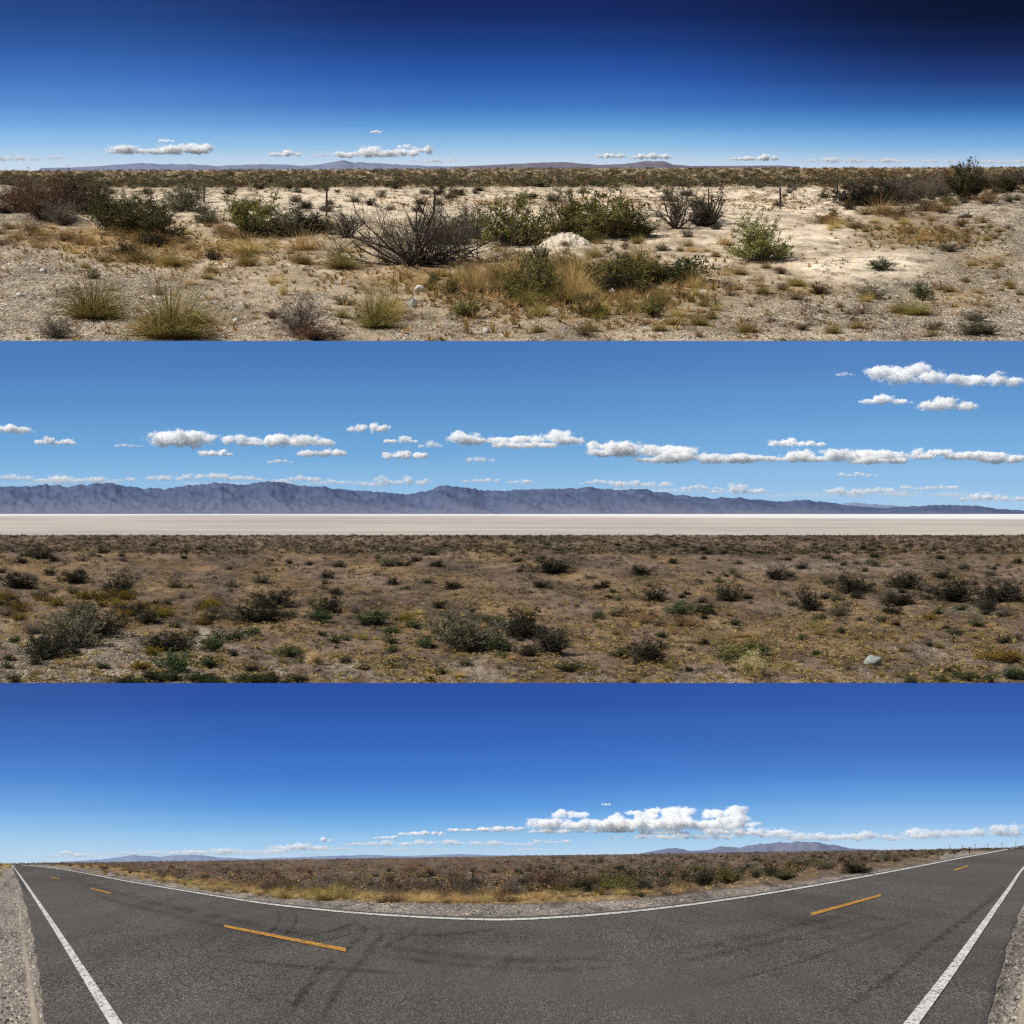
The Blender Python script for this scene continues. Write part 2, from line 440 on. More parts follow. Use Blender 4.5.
def soilB(c, r):
    n1 = fbm(c, r * 2.5, 150, 15); n2 = fbm(c, r * 2.5, 70, 16)
    grav = 1 / (1 + np.exp(-(r - np.interp(c, [0, 120, 260, 400, 700, 1024], [622, 628, 640, 655, 668, 640]) - 10 * n1) / 8)) * (.5 + .35 * gauss(c, r, 60, 660, 150, 40))
    grav = np.maximum(grav, .6 * gauss(c, r, 820, 566, 140, 10) + .55 * gauss(c, r, 960, 612, 90, 14))
    sand = gauss(c, r, 202, 640, 9, 22) + .9 * gauss(c, r, 345, 668, 26, 9) + .6 * gauss(c, r, 470, 672, 50, 8) + .75 * gauss(c, r, 60, 645, 80, 20) + .7 * gauss(c, r, 120, 665, 60, 14)
    lit = .5 + .55 * n2 + .35 * n1 - .5 * gauss(c, r, 820, 566, 140, 10) - .7 * band(r, 500, 546, 4)
    lit = lit + .35 * gauss(c, r, 800, 630, 90, 20) + .3 * gauss(c, r, 640, 622, 90, 12) - grav * .35 + .3 * gauss(c, r, 840, 660, 130, 16)
    return np.stack([grav, sand, lit])
def soilC(c, r):
    v = r - np.interp(c, [-200, 20, 100, 200, 300, 420, 520, 620, 700, 800, 900, 1000, 1200], [868, 865, 870, 886, 897, 903, 905, 901, 893, 882, 867, 850, 830])
    grav = 1 / (1 + np.exp(-v / 1.2)); grav = np.maximum(grav, (c < 60) * 1.0)
    lit = .85 * np.exp(-((v + 3) / 3.5) ** 2) * np.interp(c, [0, 200, 560, 700, 900], [1, 1, .8, .4, .2]) + .1
    lit = lit * (1 - grav)
    sd_ = np.maximum(.85 * gauss(c, r, 34, 980, 7, 400) * (c < 60), .1)
    return np.stack([np.maximum(grav - sd_ * .5 * (c < 60), 0), sd_, lit])

matA = soil_mat('desert_soil', (.3, .225, .145), (.5, .39, .265), (.19, .15, .11), (.48, .385, .285), (.8, .66, .49), (.42, .265, .105), .15, .2, (.22, .145, .07))
matB = soil_mat('brown_plain_soil', (.115, .08, .056), (.22, .155, .108), (.12, .095, .07), (.31, .25, .19), (.46, .385, .295), (.29, .19, .095), .06, .17, (.13, .088, .052), .5, 1.4)
matC = soil_mat('roadside_soil', (.1, .072, .05), (.19, .135, .09), (.17, .145, .12), (.31, .265, .225), (.5, .41, .31), (.46, .31, .13), .022, .08, (.24, .16, .07), isoy=.1)

ground_sheet('desert_ground', 'A', -496, 1520, 6, np.arange(166, 352, 1.5), matA, soilA)
ground_sheet('plain_ground', 'B', -496, 1520, 6, np.arange(535.2, 694, 1.5), matB, soilB)

# the salt flat behind the plain
m = bpy.data.materials.new('salt_crust'); n = NT(m)
a = n.attr('soil'); sep = n.n('ShaderNodeSeparateColor'); n.l(a.outputs['Color'], sep.inputs[0])
nz = n.noise(n.coords(.04, .3, .3), 1, 6, .65)
c = n.mix(n.mapr(nz, .38, .62), (.47, .42, .37), (.36, .32, .285)); c = n.mix(sep.outputs[0], c, (.82, .81, .83)); c = n.mix(sep.outputs[1], c, (.3, .27, .27))
n.out(n.principled(c, .9)); matS = m
def soilS(c, r):
    e = np.interp(c, [0, 500, 1024], [515.2, 515.4, 518.6])
    wht = .7 / (1 + np.exp((r - e) / .5))
    drk = .8 * gauss(c, r, 220, 515.2, 130, .5) + .8 * gauss(c, r, 330, 517.5, 80, .5)
    return np.stack([wht, drk, 0 * c])
ground_sheet('salt_flat', 'B', -496, 1520, 12, np.concatenate([np.arange(513.4, 522, .6), np.arange(522, 541, 2.2)]), matS, soilS, .05)

# terrace C: flat, so built from outlines on the plane
nC = None
def GC(c, r, lift=0.0):
    global nC
    if nC is None:
        a, b, d = P(0, 900, tC(0, 900)), P(1000, 900, tC(1000, 900)), P(500, 1000, tC(500, 1000))
        v = np.cross(b - a, a - d); v = v / np.linalg.norm(v); nC = v if v[2] > 0 else -v
    return P(c, r, tC(c, r)) + nC * lift
cs = list(range(-1500, 2525, 12))
rowsC = np.concatenate([np.arange(0, 60, 1.2), np.arange(60, 260, 8), np.arange(260, 1500, 60)])
CC, VV = np.meshgrid(np.array(cs, float), rowsC); RRc = VV + Hc(CC)
V = GC(CC, RRc).reshape(-1, 3); nc = len(cs); nr = len(rowsC)
me = new_mesh('roadside_ground', [(V, [(i * nc + j, (i + 1) * nc + j, (i + 1) * nc + j + 1, i * nc + j + 1) for i in range(nr - 1) for j in range(nc - 1)], matC)])
at = me.color_attributes.new('soil', 'FLOAT_COLOR', 'POINT'); s = np.ones((len(V), 4)); s[:, :3] = np.clip(soilC(CC.ravel(), RRc.ravel()), 0, 1).T
at.data.foreach_set('color', s.ravel().astype(np.float32)); struct(link('roadside_ground', me))

# ------------------------------------------------------------------ gravel shoulders, their ruts along the road
def shoulder(c0, c1, rot):
    cs = np.arange(c0, c1 + 1, 4.0); vs_ = np.concatenate([np.arange(3, 40, 3), np.arange(40, 260, 5), np.arange(260, 900, 40)]); CC, VV = np.meshgrid(cs, vs_); RR = VV + Hc(CC)
    V = GC(CC, RR, .005).reshape(-1, 3); k = len(cs)
    mt = soil_mat('shoulder_gravel', (.2, .165, .13), (.32, .27, .22), (.16, .135, .112), (.36, .31, .262), (.46, .385, .295), (.4, .29, .15), .016, .09, (.24, .16, .07), .75, 1.2, .03, rot)
    me = new_mesh('gravel_shoulder', [(V, [(i * k + j, (i + 1) * k + j, (i + 1) * k + j + 1, i * k + j + 1) for i in range(len(vs_) - 1) for j in range(k - 1)], mt)])
    at = me.color_attributes.new('soil', 'FLOAT_COLOR', 'POINT'); sv = np.ones((len(V), 4)); C = CC.ravel(); Rw = RR.ravel()
    line = (C - 12) / np.maximum(Rw - 863, 2) if c0 < 500 else (1046 - C) / np.maximum(Rw - 846, 2)     # lanes of ruts fanning from the far end of the road
    sv[:, 0] = .95 - .75 * np.exp(-((line - .145) / .03) ** 2); sv[:, 1] = .8 * np.exp(-((line - .145) / .035) ** 2) + .5 * np.exp(-((line + .05) / .05) ** 2); sv[:, 2] = .15
    at.data.foreach_set('color', sv.ravel().astype(np.float32)); return struct(link('gravel_shoulder', me))
shoulder(-1400, 72, R(11.6)*-1); shoulder(940, 2400, R(11.6))

# ------------------------------------------------------------------ road
FAR = [(22, 865.5), (48, 868), (75, 872), (125, 881.5), (187, 892), (255, 903), (300, 908.5), (356, 914), (416, 918), (460, 920), (506, 920.8), (562, 918.3), (617, 914), (672, 908),
       (717, 902), (767, 894.5), (828, 884), (903, 870), (958, 859.2), (1018, 847.8)]
NEARL = [(12, 865.2), (32, 894), (62, 940), (82, 972), (112, 1020), (150, 1080), (405, 1480)]
NEARR = [(1046, 848.5), (1024, 868), (1008, 891), (983, 927), (953, 970), (916, 1020), (870, 1080), (560, 1480)]
def dense(pts, n=8):
    """smooth line through the points"""
    p = np.array(pts, float); out = []
    for i in range(len(p) - 1):
        a = p[max(i - 1, 0)]; b = p[i]; c = p[i + 1]; d = p[min(i + 2, len(p) - 1)]
        for k in range(n):
            u = k / n
            out.append(.5 * ((2 * b) + (c - a) * u + (2 * a - 5 * b + 4 * c - d) * u * u + (3 * b - a - 3 * c + d) * u ** 3))
    out.append(p[-1]); return np.array(out)

m = bpy.data.materials.new('asphalt'); n = NT(m)
co = n.coords(1, .11, .11)
v1 = n.n('ShaderNodeTexVoronoi', i_Scale=210.0); n.l(co, v1.inputs['Vector']); vs = n.n('ShaderNodeSeparateColor'); n.l(v1.outputs['Color'], vs.inputs[0])
v2 = n.n('ShaderNodeTexVoronoi', i_Scale=85.0); n.l(co, v2.inputs['Vector']); vs2 = n.n('ShaderNodeSeparateColor'); n.l(v2.outputs['Color'], vs2.inputs[0])
c = n.mix(n.mapr(vs.outputs[0], 0, 1), (.014, .0115, .009), (.1, .085, .068))
c = n.mix(n.mapr(vs.outputs[1], .78, .9), c, (.42, .36, .29))
c = n.mix(n.mapr(vs2.outputs[1], .86, .95), c, (.17, .15, .125))
c = n.mix(n.mapr(vs2.outputs[2], .8, .9), c, (.022, .02, .018))
mott = n.noise(n.coords(1.6, .17, .17), 1.0, 6, .65); c = n.mix(n.mapr(mott, .38, .62, .35, 0), c, (.026, .022, .018)); c = n.mix(n.mapr(mott, .55, .75, 0, .35), c, (.12, .104, .09))
big = n.noise(n.coords(.3, .035, .035), 1.0, 7, .62)
c = n.mix(n.mapr(big, .36, .6, .5, 0), c, (.028, .0235, .02))
worn = n.noise(n.coords(.2, .1, .1), .7, 4, .6); c = n.mix(n.mapr(worn, .42, .66, 0, .7), c, (.1, .087, .077))
n.out(n.principled(c, .85, n.bump(v1.outputs['Distance'], .5, .006), .25)); matR = m

def paint(name, col, wear, wcol):
    m = bpy.data.materials.new(name); n = NT(m)
    f = n.noise(n.coords(1, .15, .15), 14, 5, .75); g = n.noise(n.coords(1, .15, .15), 60, 2)
    vv = n.n('ShaderNodeTexVoronoi', i_Scale=95.0); n.l(n.coords(1, .11, .11), vv.inputs['Vector']); q = n.n('ShaderNodeSeparateColor'); n.l(vv.outputs['Color'], q.inputs[0])
    c = n.mix(n.mapr(g, .3, .7), col, tuple(x * .72 for x in col)); c = n.mix(n.mapr(f, wear, wear + .06), c, wcol)
    c = n.mix(n.math('MULTIPLY', n.mapr(q.outputs[0], .7, .8), n.mapr(f, wear - .16, wear)), c, tuple(x * .35 for x in wcol))
    n.out(n.principled(c, .8)); return m
MW = paint('white_paint', (.72, .7, .65), .54, (.3, .28, .26))
MY = paint('yellow_paint', (.56, .275, .04), .52, (.25, .15, .05))
def stain(name, col, amount, sc):
    m = bpy.data.materials.new(name); n = NT(m)
    f = n.noise(n.coords(1, .12, .12), sc, 5, .7); a = n.attr('soil')
    sep = n.n('ShaderNodeSeparateColor'); n.l(a.outputs['Color'], sep.inputs[0])
    k = n.math('MULTIPLY', n.mapr(f, .36, .62, .0, 1), n.math('MULTIPLY', sep.outputs[0], amount))
    tr = n.n('ShaderNodeBsdfTransparent'); mx = n.n('ShaderNodeMixShader'); n.l(k, mx.inputs[0]); n.l(tr.outputs[0], mx.inputs[1])
    n.l(n.principled(col, .8), mx.inputs[2]); n.out(mx.outputs[0]); return m

far_edge = dense(FAR)
outline = [(c, r - np.interp(c, [20, 512, 1018], [.8, 3.5, 1.2])) for c, r in far_edge]
outline_far = len(outline)
outline += [(1060, 839.5), (1075, 842), (1048, 868), (1026, 897), (1005, 955), (978, 1060), (963, 1120), (870, 1480)]
outline += [(115, 1480), (62, 1120), (46, 1024), (37, 960), (29, 918), (20, 886), (13, 869), (14, 865.5)]
lo_ = dense(outline[outline_far:], 14)          # the crumbled edges of the asphalt
lo_[:, 0] += (fbm(lo_[:, 1], lo_[:, 0] * 0, 14, 61) * 1.6 + RNG.normal(0, .5, len(lo_))) * np.clip((lo_[:, 1] - 870) / 60, 0, 1)
oc = np.concatenate([np.array(outline[:outline_far]), lo_])
V = np.concatenate([GC(oc[:, 0], oc[:, 1], .012), GC(oc[:, 0], oc[:, 1], -.15)]); N = len(oc)
road = struct(link('road', new_mesh('road', [(V, [tuple(range(N))] + [(i, (i + 1) % N, N + (i + 1) % N, N + i) for i in range(N)], matR)])))
def strip(name, left, right, lift, mat, prof=None):
    """painted strip between two lines of points"""
    L = np.array(left); Rr = np.array(right); k = len(L)
    a = GC(L[:, 0], L[:, 1], lift); b = GC(Rr[:, 0], Rr[:, 1], lift)
    if prof is None:
        me = new_mesh(name, [(np.concatenate([a, b]), [(i, i + 1, k + i + 1, k + i) for i in range(k - 1)], mat)])
    else:
        mid = (a + b) / 2
        me = new_mesh(name, [(np.concatenate([a, mid, b]), [(i, i + 1, k + i + 1, k + i) for i in range(k - 1)] + [(k + i, k + i + 1, 2 * k + i + 1, 2 * k + i) for i in range(k - 1)], mat)])
        at = me.color_attributes.new('soil', 'FLOAT_COLOR', 'POINT')
        fade = np.minimum(1, np.minimum(np.arange(k), np.arange(k)[::-1]) / max(1, k * .2))
        s = np.zeros((3 * k, 4)); s[k:2 * k, 0] = fade; at.data.foreach_set('color', s.ravel().astype(np.float32))
    return link(name, me, road)
w = lambda r: .078 * np.maximum(r - 864, 0) + .7
nl = dense(NEARL); hw = w(nl[:, 1]) / 2
strip('edge_line', nl - np.stack([hw, 0 * hw], 1), nl + np.stack([hw, 0 * hw], 1), .02, MW)
nr_ = dense(NEARR); hw = (.085 * np.maximum(nr_[:, 1] - 850, 0) + .7) / 2
strip('edge_line', nr_ - np.stack([hw, 0 * hw], 1), nr_ + np.stack([hw, 0 * hw], 1), .02, MW)
hv = np.interp(far_edge[:, 0], [22, 255, 512, 800, 1018], [.2, .7, .95, .75, .4])
strip('edge_line', far_edge - np.stack([0 * hv, hv], 1), far_edge + np.stack([0 * hv, hv], 1), .02, MW)
for a, b, t1, t2 in [((224, 927.2), (346, 951.6), 1.3, 1.9), ((91, 889.2), (111, 894.2), .6, .9), ((811, 915.6), (881, 896.2), 1.6, 1.1), ((954, 871), (968, 866.8), .8, .6), ((50, 877.6), (60, 880), .35, .45)]:
    q = np.linspace(0, 1, 7)[:, None]; ln = np.array(a) * (1 - q) + np.array(b) * q; th = (t1 + (t2 - t1) * q)[:, 0]
    strip('centre_dash', ln - np.stack([0 * th, th], 1), ln + np.stack([0 * th, th], 1), .02, MY)
ST = stain('tyre_rubber', (.015, .013, .0115), .46, 9); SP = stain('worn_asphalt', (.13, .116, .108), .5, 2)
def mark(pts, wv, mat=None, wh=0):
    mat = mat or ST
    d = dense(pts, 6); k = len(d); h = np.full(k, wv)
    strip('worn_patch' if mat is SP else 'tyre_mark', d - np.stack([np.full(k, wh), h], 1), d + np.stack([np.full(k, wh), h], 1), .016, mat, True)
def pair(pts, wv, gap, wh=0):
    mark(pts, wv, ST, wh); mark([(c + gap * .6, r + gap) for c, r in pts], wv, ST, wh)
SF = stain('tyre_dust', (.02, .0175, .0155), .34, 5)
for seg in ([(60, 877), (130, 898), (250, 925), (330, 940)], [(360, 945), (450, 957), (540, 962), (610, 959)], [(660, 955), (720, 945), (800, 926), (860, 911)]):
    mark(seg, 5, SF); mark([(c + 5, r + 9) for c, r in seg], 4, SF)
pair([(40, 876), (90, 908), (170, 950), (280, 1000), (360, 1030)], 3, 14, 5)
mark([(290, 908), (297, 920), (285, 935), (255, 945)], 1.2, ST, 2.2); mark([(272, 906), (280, 918), (272, 932), (248, 940)], 1.2, ST, 2)
mark([(360, 922), (330, 932), (290, 940), (262, 948)], 1.8); mark([(366, 928), (340, 938), (300, 946)], 1.6)
mark([(352, 922), (364, 930), (352, 945), (318, 975), (296, 1005), (285, 1024)], 1.6, ST, 6); mark([(374, 924), (382, 936), (366, 956), (338, 990), (322, 1024)], 1.6, ST, 5)
mark([(420, 922), (410, 935), (380, 950)], 1.4, ST, 3); mark([(500, 930), (440, 936), (385, 934)], 1.8); mark([(230, 960), (300, 968), (420, 975)], 3)
mark([(835, 1018), (880, 986), (930, 946), (985, 905), (1004, 886)], 2, ST, 5); mark([(705, 990), (790, 966), (850, 946), (930, 915)], 2, SF); mark([(905, 925), (830, 938), (770, 942)], 1.6, SF)
mark([(540, 952), (590, 947), (628, 944)], 5, SP); mark([(760, 1000), (850, 960), (950, 905), (1010, 868)], 14, SP, 18); mark([(640, 935), (760, 915), (880, 885)], 7, SP); mark([(560, 1010), (680, 990), (780, 955)], 12, SP, 10)
mark([(120, 892), (250, 915), (400, 930), (560, 931), (680, 920)], 3.5, SP)
mark([(14, 872), (22, 884), (26, 894)], 3, ST, 3)
mark([(985, 1040), (1003, 985), (1018, 940), (1030, 905)], 6, ST, 12)
# ------------------------------------------------------------------ skies: three backdrops, each behind its own terrace
def sky_wall(name, t, r_top, r_bot, stopsL, stopsM, stopsR, r0, r1, mid=.35):
    """stops: (row, sRGB) of the sky's own light from zenith side to horizon; left and right end"""
    cs = np.linspace(-700, 1724, 41); rs = np.linspace(r_top, r_bot, 21); CC, RR = np.meshgrid(cs, rs)
    bend = t * (1 - .02 * ((CC - 512) / 1200) ** 2)
    V = P(CC, RR, bend).reshape(-1, 3)
    Fc = [(i * 41 + j, (i + 1) * 41 + j, (i + 1) * 41 + j + 1, i * 41 + j + 1) for i in range(20) for j in range(40)]
    m = bpy.data.materials.new(name + '_light'); n = NT(m)
    me = new_mesh(name, [(V, Fc, m)])
    at = me.color_attributes.new('soil', 'FLOAT_COLOR', 'POINT'); s = np.ones((len(V), 4)); s[:, 0] = (RR.ravel() - r0) / (r1 - r0); s[:, 1] = np.clip(CC.ravel() / 1024, -.3, 1.3)
    at.data.foreach_set('color', s.ravel().astype(np.float32))
    a = n.attr('soil'); sep = n.n('ShaderNodeSeparateXYZ'); n.l(a.outputs['Vector'], sep.inputs[0])
    lin = lambda x: ((x / 255 + .055) / 1.055) ** 2.4 if x > 10.3 else x / 255 / 12.92
    outs = []
    for st in (stopsL, stopsM, stopsR):
        rp = n.n('ShaderNodeValToRGB'); el = rp.color_ramp.elements; rp.color_ramp.interpolation = 'CARDINAL'
        while len(el) < len(st): el.new(.5)
        for e, (row, col) in zip(el, st): e.position = min(1, max(0, (row - r0) / (r1 - r0))); e.color = (*[lin(x) for x in col], 1)
        n.l(sep.outputs[0], rp.inputs[0]); outs.append(rp.outputs[0])
    def ss(v, a, b):
        o = n.mapr(v, a, b); o.node.interpolation_type = 'SMOOTHERSTEP'; return o
    c = n.mix(ss(sep.outputs[1], -.06, mid), outs[0], outs[1]); c = n.mix(ss(sep.outputs[1], mid, 1.0), c, outs[2])
    em = n.n('ShaderNodeEmission'); n.l(c, em.inputs[0]); n.out(em.outputs[0])
    return struct(link(name, me))
sky_wall('sky', 94, 683, 900,
         [(683, (54, 86, 160)), (715, (60, 100, 174)), (755, (72, 122, 198)), (785, (92, 146, 214)), (812, (122, 174, 228)), (832, (152, 196, 234)), (848, (174, 208, 236)), (864, (190, 214, 236))],
         [(683, (44, 80, 162)), (715, (49, 92, 174)), (755, (60, 112, 194)), (785, (74, 131, 210)), (812, (100, 160, 224)), (832, (138, 188, 232)), (848, (168, 206, 236)), (860, (190, 214, 236))],
         [(683, (50, 88, 168)), (715, (58, 101, 180)), (755, (70, 118, 196)), (780, (88, 142, 214)), (805, (118, 172, 228)), (824, (148, 192, 234)), (838, (172, 208, 238)), (852, (190, 214, 238))], 683, 864)
sky_wall('sky', 242, 341, 560,
         [(341, (76, 122, 184)), (380, (86, 136, 196)), (420, (100, 156, 210)), (460, (124, 176, 222)), (490, (148, 192, 230)), (515, (160, 200, 232))],
         [(341, (72, 118, 182)), (380, (84, 134, 194)), (420, (98, 154, 208)), (460, (122, 174, 220)), (490, (148, 192, 230)), (515, (160, 200, 232))],
         [(341, (82, 128, 190)), (380, (94, 144, 202)), (420, (108, 164, 216)), (460, (132, 182, 226)), (492, (156, 196, 232)), (520, (172, 206, 234))], 341, 520)
sky_wall('sky', 560, -160, 200,
         [(-100, (30, 54, 112)), (0, (38, 70, 132)), (25, (44, 82, 148)), (55, (56, 102, 174)), (85, (76, 126, 198)), (110, (98, 150, 214)), (130, (128, 178, 228)), (150, (166, 202, 234)), (170, (202, 218, 236))],
         [(-100, (16, 30, 80)), (0, (22, 40, 94)), (25, (27, 53, 114)), (55, (36, 74, 148)), (85, (52, 100, 180)), (110, (74, 128, 198)), (130, (112, 166, 220)), (150, (160, 198, 230)), (168, (202, 216, 234))],
         [(-100, (8, 12, 30)), (0, (13, 21, 48)), (25, (16, 29, 64)), (55, (25, 46, 96)), (85, (40, 74, 138)), (110, (60, 112, 180)), (130, (96, 152, 210)), (150, (140, 184, 224)), (166, (188, 208, 232))], -160, 170, .5)

# ------------------------------------------------------------------ clouds: closed volumes lit by the sun
cloud_id = [0]
def ico_arrays(sub=2):
    bm = bmesh.new(); bmesh.ops.create_icosphere(bm, subdivisions=sub, radius=1)
    v = np.array([x.co[:] for x in bm.verts]); f = [tuple(q.index for q in p.verts) for p in bm.faces]; bm.free(); return v, f
ICO = ico_arrays(3)
def cloud_mat(lumps, dens, scale, lo, hi, amp, seed):
    """vapour: dense in the heart of each billow (centre, radii), torn by noise and thinning to nothing at the edge"""
    m = bpy.data.materials.new('cloud_vapour'); n = NT(m)
    tc = n.n('ShaderNodeTexCoord'); p = tc.outputs['Object']; best = None
    for c, rad in lumps:
        mp = n.n('ShaderNodeMapping', vector_type='TEXTURE'); mp.inputs['Location'].default_value = tuple(c); mp.inputs['Scale'].default_value = tuple(rad)
        n.l(p, mp.inputs['Vector']); ln = n.n('ShaderNodeVectorMath', operation='LENGTH'); n.l(mp.outputs[0], ln.inputs[0])
        if best is None: best = ln.outputs['Value']
        else:
            sm = n.n('ShaderNodeMath', operation='SMOOTH_MIN'); n.l(best, sm.inputs[0]); n.l(ln.outputs['Value'], sm.inputs[1]); sm.inputs[2].default_value = .15; best = sm.outputs[0]
    mp = n.n('ShaderNodeMapping'); mp.inputs['Location'].default_value = (seed * 3.7, 0, 0); mp.inputs['Scale'].default_value = (1, 1, 1.25); n.l(p, mp.inputs['Vector'])
    f = n.noise(mp.outputs[0], scale, 8, .68)
    k = n.math('ADD', n.math('SUBTRACT', 1.0, best), n.math('MULTIPLY', n.math('SUBTRACT', f, .5), amp))
    d = n.mapr(k, lo, hi, 0, dens); d.node.interpolation_type = 'SMOOTHSTEP'
    v = n.n('ShaderNodeVolumeScatter'); v.inputs['Color'].default_value = (1, 1, 1, 1); n.l(d, v.inputs['Density'])
    v.inputs['Anisotropy'].default_value = -.1; n.out(v.outputs[0], True)
    m.cycles.volume_step_rate = .22; return m
def cloud(tier, t, boxes, label, kind, fray=1.0, group=None):
    """boxes: (c, r, w, h) lumps of one cloud, each split into billows that share a flat base"""
    dens, lo, hi, amp = kind
    cloud_id[0] += 1; rg = np.random.default_rng(1000 + cloud_id[0]); s = t / F
    c0 = np.mean([b[0] for b in boxes]); r0 = np.mean([b[1] for b in boxes]); org = P(c0, r0, t); lumps = []
    t = {'A': 552 - (r0 - 131) * .35, 'B': 239 - (r0 - 376) * .085, 'C': 93 - (r0 - 804) * .03}[tier]; s = t / F; org = P(c0, r0, t)
    hmax = max(b[3] for b in boxes)
    for (c, r, w, h) in boxes:
        k = int(np.clip(round(w / h / 1.1), 1, (6, 4, 3, 2)[min(3, len(boxes) // 3)]))
        for i in range(k):
            u = (i + rg.uniform(.2, .8)) / k * 2 - 1; hh = h * rg.uniform(.5, 1.15) * (1 - .3 * abs(u)) if k > 1 else h; ww = w / k * rg.uniform(1., 1.7) if k > 1 else w
            p = P(c + u * w / 2 + rg.uniform(-.1, .1) * ww, r + h / 2 - hh / 2, t) + FWD * (rg.uniform(-.25, .25) * h - (r - r0) * .7) * s - org
            lumps.append((p, np.array([ww * .58 + h * .08, max(hh * .7, min(ww * .4, hh * 1.3)), hh * .6]) * s))
    V = []; Fc = []; off = 0
    for p, rad in lumps:
        V.append(ICO[0] * rad * 1.22 + p); Fc += [tuple(q + off for q in f) for f in ICO[1]]; off += len(ICO[0])
    me = bpy.data.meshes.new('cloud'); me.from_pydata(np.concatenate(V).tolist(), [], Fc)
    ob = bpy.data.objects.new('cloud', me); COL.objects.link(ob)
    rm = ob.modifiers.new('r', 'REMESH'); rm.mode = 'VOXEL'; rm.voxel_size = max(.45, hmax / 18) * s
    dg = bpy.context.evaluated_depsgraph_get(); em = bpy.data.meshes.new_from_object(ob.evaluated_get(dg))
    bpy.data.objects.remove(ob); bpy.data.meshes.remove(me)
    em.name = 'cloud'; em.materials.clear(); em.materials.append(cloud_mat(lumps, dens / (hmax ** .5 * s), 1 / (max(hmax, 6) * s) * 1.8, lo, hi, amp * fray, cloud_id[0]))
    o = link('cloud', em); o.location = org.tolist(); return tag(o, label, 'cloud', group)
VEIL = (.28, .1, .9, 2.6); THICK = (2.6, .1, .6, 2.9); THIN = (1.1, .12, .85, 3.2)
CC_ = CB = CA = THICK; WC = WB = WA = THIN
# bottom strip
cloud('C', 91, [(544, 829, 34, 5), (566, 823, 50, 12), (574, 814, 28, 10), (602, 825, 54, 9), (632, 819, 44, 15), (642, 811, 30, 10), (664, 812, 44, 18), (692, 820, 60, 18), (722, 812, 36, 16), (738, 819, 36, 11), (700, 829, 110, 9), (600, 829, 110, 7), (650, 823, 90, 13), (600, 822, 40, 9), (705, 823, 80, 12), (765, 831, 50, 5)], 'largest heaped white cloud over the bottom strip of road', CC_)
cloud('C', 91.5, [(484, 828.5, 66, 6), (510, 828, 30, 5)], 'long flat white cloud left of the largest cloud in the bottom strip', CC_)
cloud('C', 91.5, [(422, 832.5, 42, 6)], 'small flat white cloud second left of the largest cloud, bottom strip', CC_)
cloud('C', 91.5, [(385, 836.5, 20, 5)], 'tiny flat cloud just left of the small flat cloud, bottom strip', CC_)
cloud('C', 91.5, [(327, 839, 10, 5)], 'tiny puff of cloud above the left distant hills, bottom strip', CC_)
cloud('C', 91.5, [(606, 804, 9, 3)], 'tiny wisp of cloud above the largest cloud, bottom strip', CC_)
cloud('C', 92, [(745, 831, 70, 11), (690, 836, 70, 7), (640, 836, 60, 6), (790, 834, 60, 8), (832, 836, 40, 6)], 'broken cloud bank under the right end of the largest cloud, bottom strip', WC, fray=1.3)
cloud('C', 92.4, [(960, 832, 110, 11), (900, 834, 100, 10), (1010, 831, 70, 12), (850, 837, 90, 8), (800, 838, 60, 5)], 'low white cloud bank above the road at right, bottom strip', WC, fray=1.2)
cloud('C', 92.4, [(240, 850, 100, 6), (160, 852, 90, 5), (310, 847, 80, 7), (75, 855, 60, 4)], 'low ragged cloud bank above the left hills, bottom strip', WC, fray=1.3)
cloud('C', 92.4, [(380, 843, 60, 6), (440, 842, 60, 6), (500, 843, 60, 5), (550, 841, 40, 5)], 'low ragged cloud bank above the middle of the plain, bottom strip', WC, fray=1.3)
cloud('C', 91.8, [(66, 852, 12, 4)], 'tiny round cloud low over the far left of the road, bottom strip', CC_)
# middle strip
for bx, lb in [
    ([(940, 376, 110, 16), (900, 370, 60, 18), (990, 380, 70, 13), (1030, 378, 40, 14)], 'large white cloud highest at right in the middle strip'),
    ([(884, 398.5, 42, 11)], 'small ragged cloud left of a pair under the highest cloud, middle strip'),
    ([(947, 404, 50, 13)], 'small heaped cloud right of a pair under the highest cloud, middle strip'),
    ([(12, 427, 36, 13)], 'white cloud cut by the left edge, middle strip'),
    ([(56, 440.5, 40, 8)], 'small flat cloud beside the cloud cut by the left edge, middle strip'),
    ([(178, 438, 56, 18), (232, 437, 60, 15), (290, 440, 80, 12)], 'long heaped white cloud above the left half of the mountains, middle strip'),
    ([(216, 452, 34, 8)], 'small flat cloud hanging below the long left cloud, middle strip'),
    ([(324, 451, 42, 12)], 'ragged cloud below the right end of the long left cloud, middle strip'),
    ([(366, 427, 40, 10)], 'small tilted cloud standing alone high left of centre, middle strip'),
    ([(402, 439, 26, 8)], 'small white cloud right below the lone tilted cloud, middle strip'),
    ([(406, 455, 42, 8)], 'flat pale cloud below the small central clouds, middle strip'),
    ([(490, 437, 70, 14), (525, 444, 60, 9), (556, 436, 54, 17)], 'heaped white cloud in the middle of the sky, middle strip'),
    ([(640, 449, 100, 15), (690, 457, 110, 12), (612, 445, 50, 12)], 'long ragged white cloud right of centre, middle strip'),
    ([(796, 442, 56, 9)], 'flat cloud resting above the right hand cloud bank, middle strip'),
    ([(850, 453, 110, 15), (800, 456, 70, 12), (880, 460, 70, 8), (760, 458, 60, 6)], 'broad white cloud bank in the right half, middle strip'),
    ([(960, 455, 80, 10), (1010, 457, 60, 12), (930, 452, 40, 9)], 'flat white cloud bank reaching the right edge, middle strip'),
]: cloud('B', 233, bx, lb, CB)
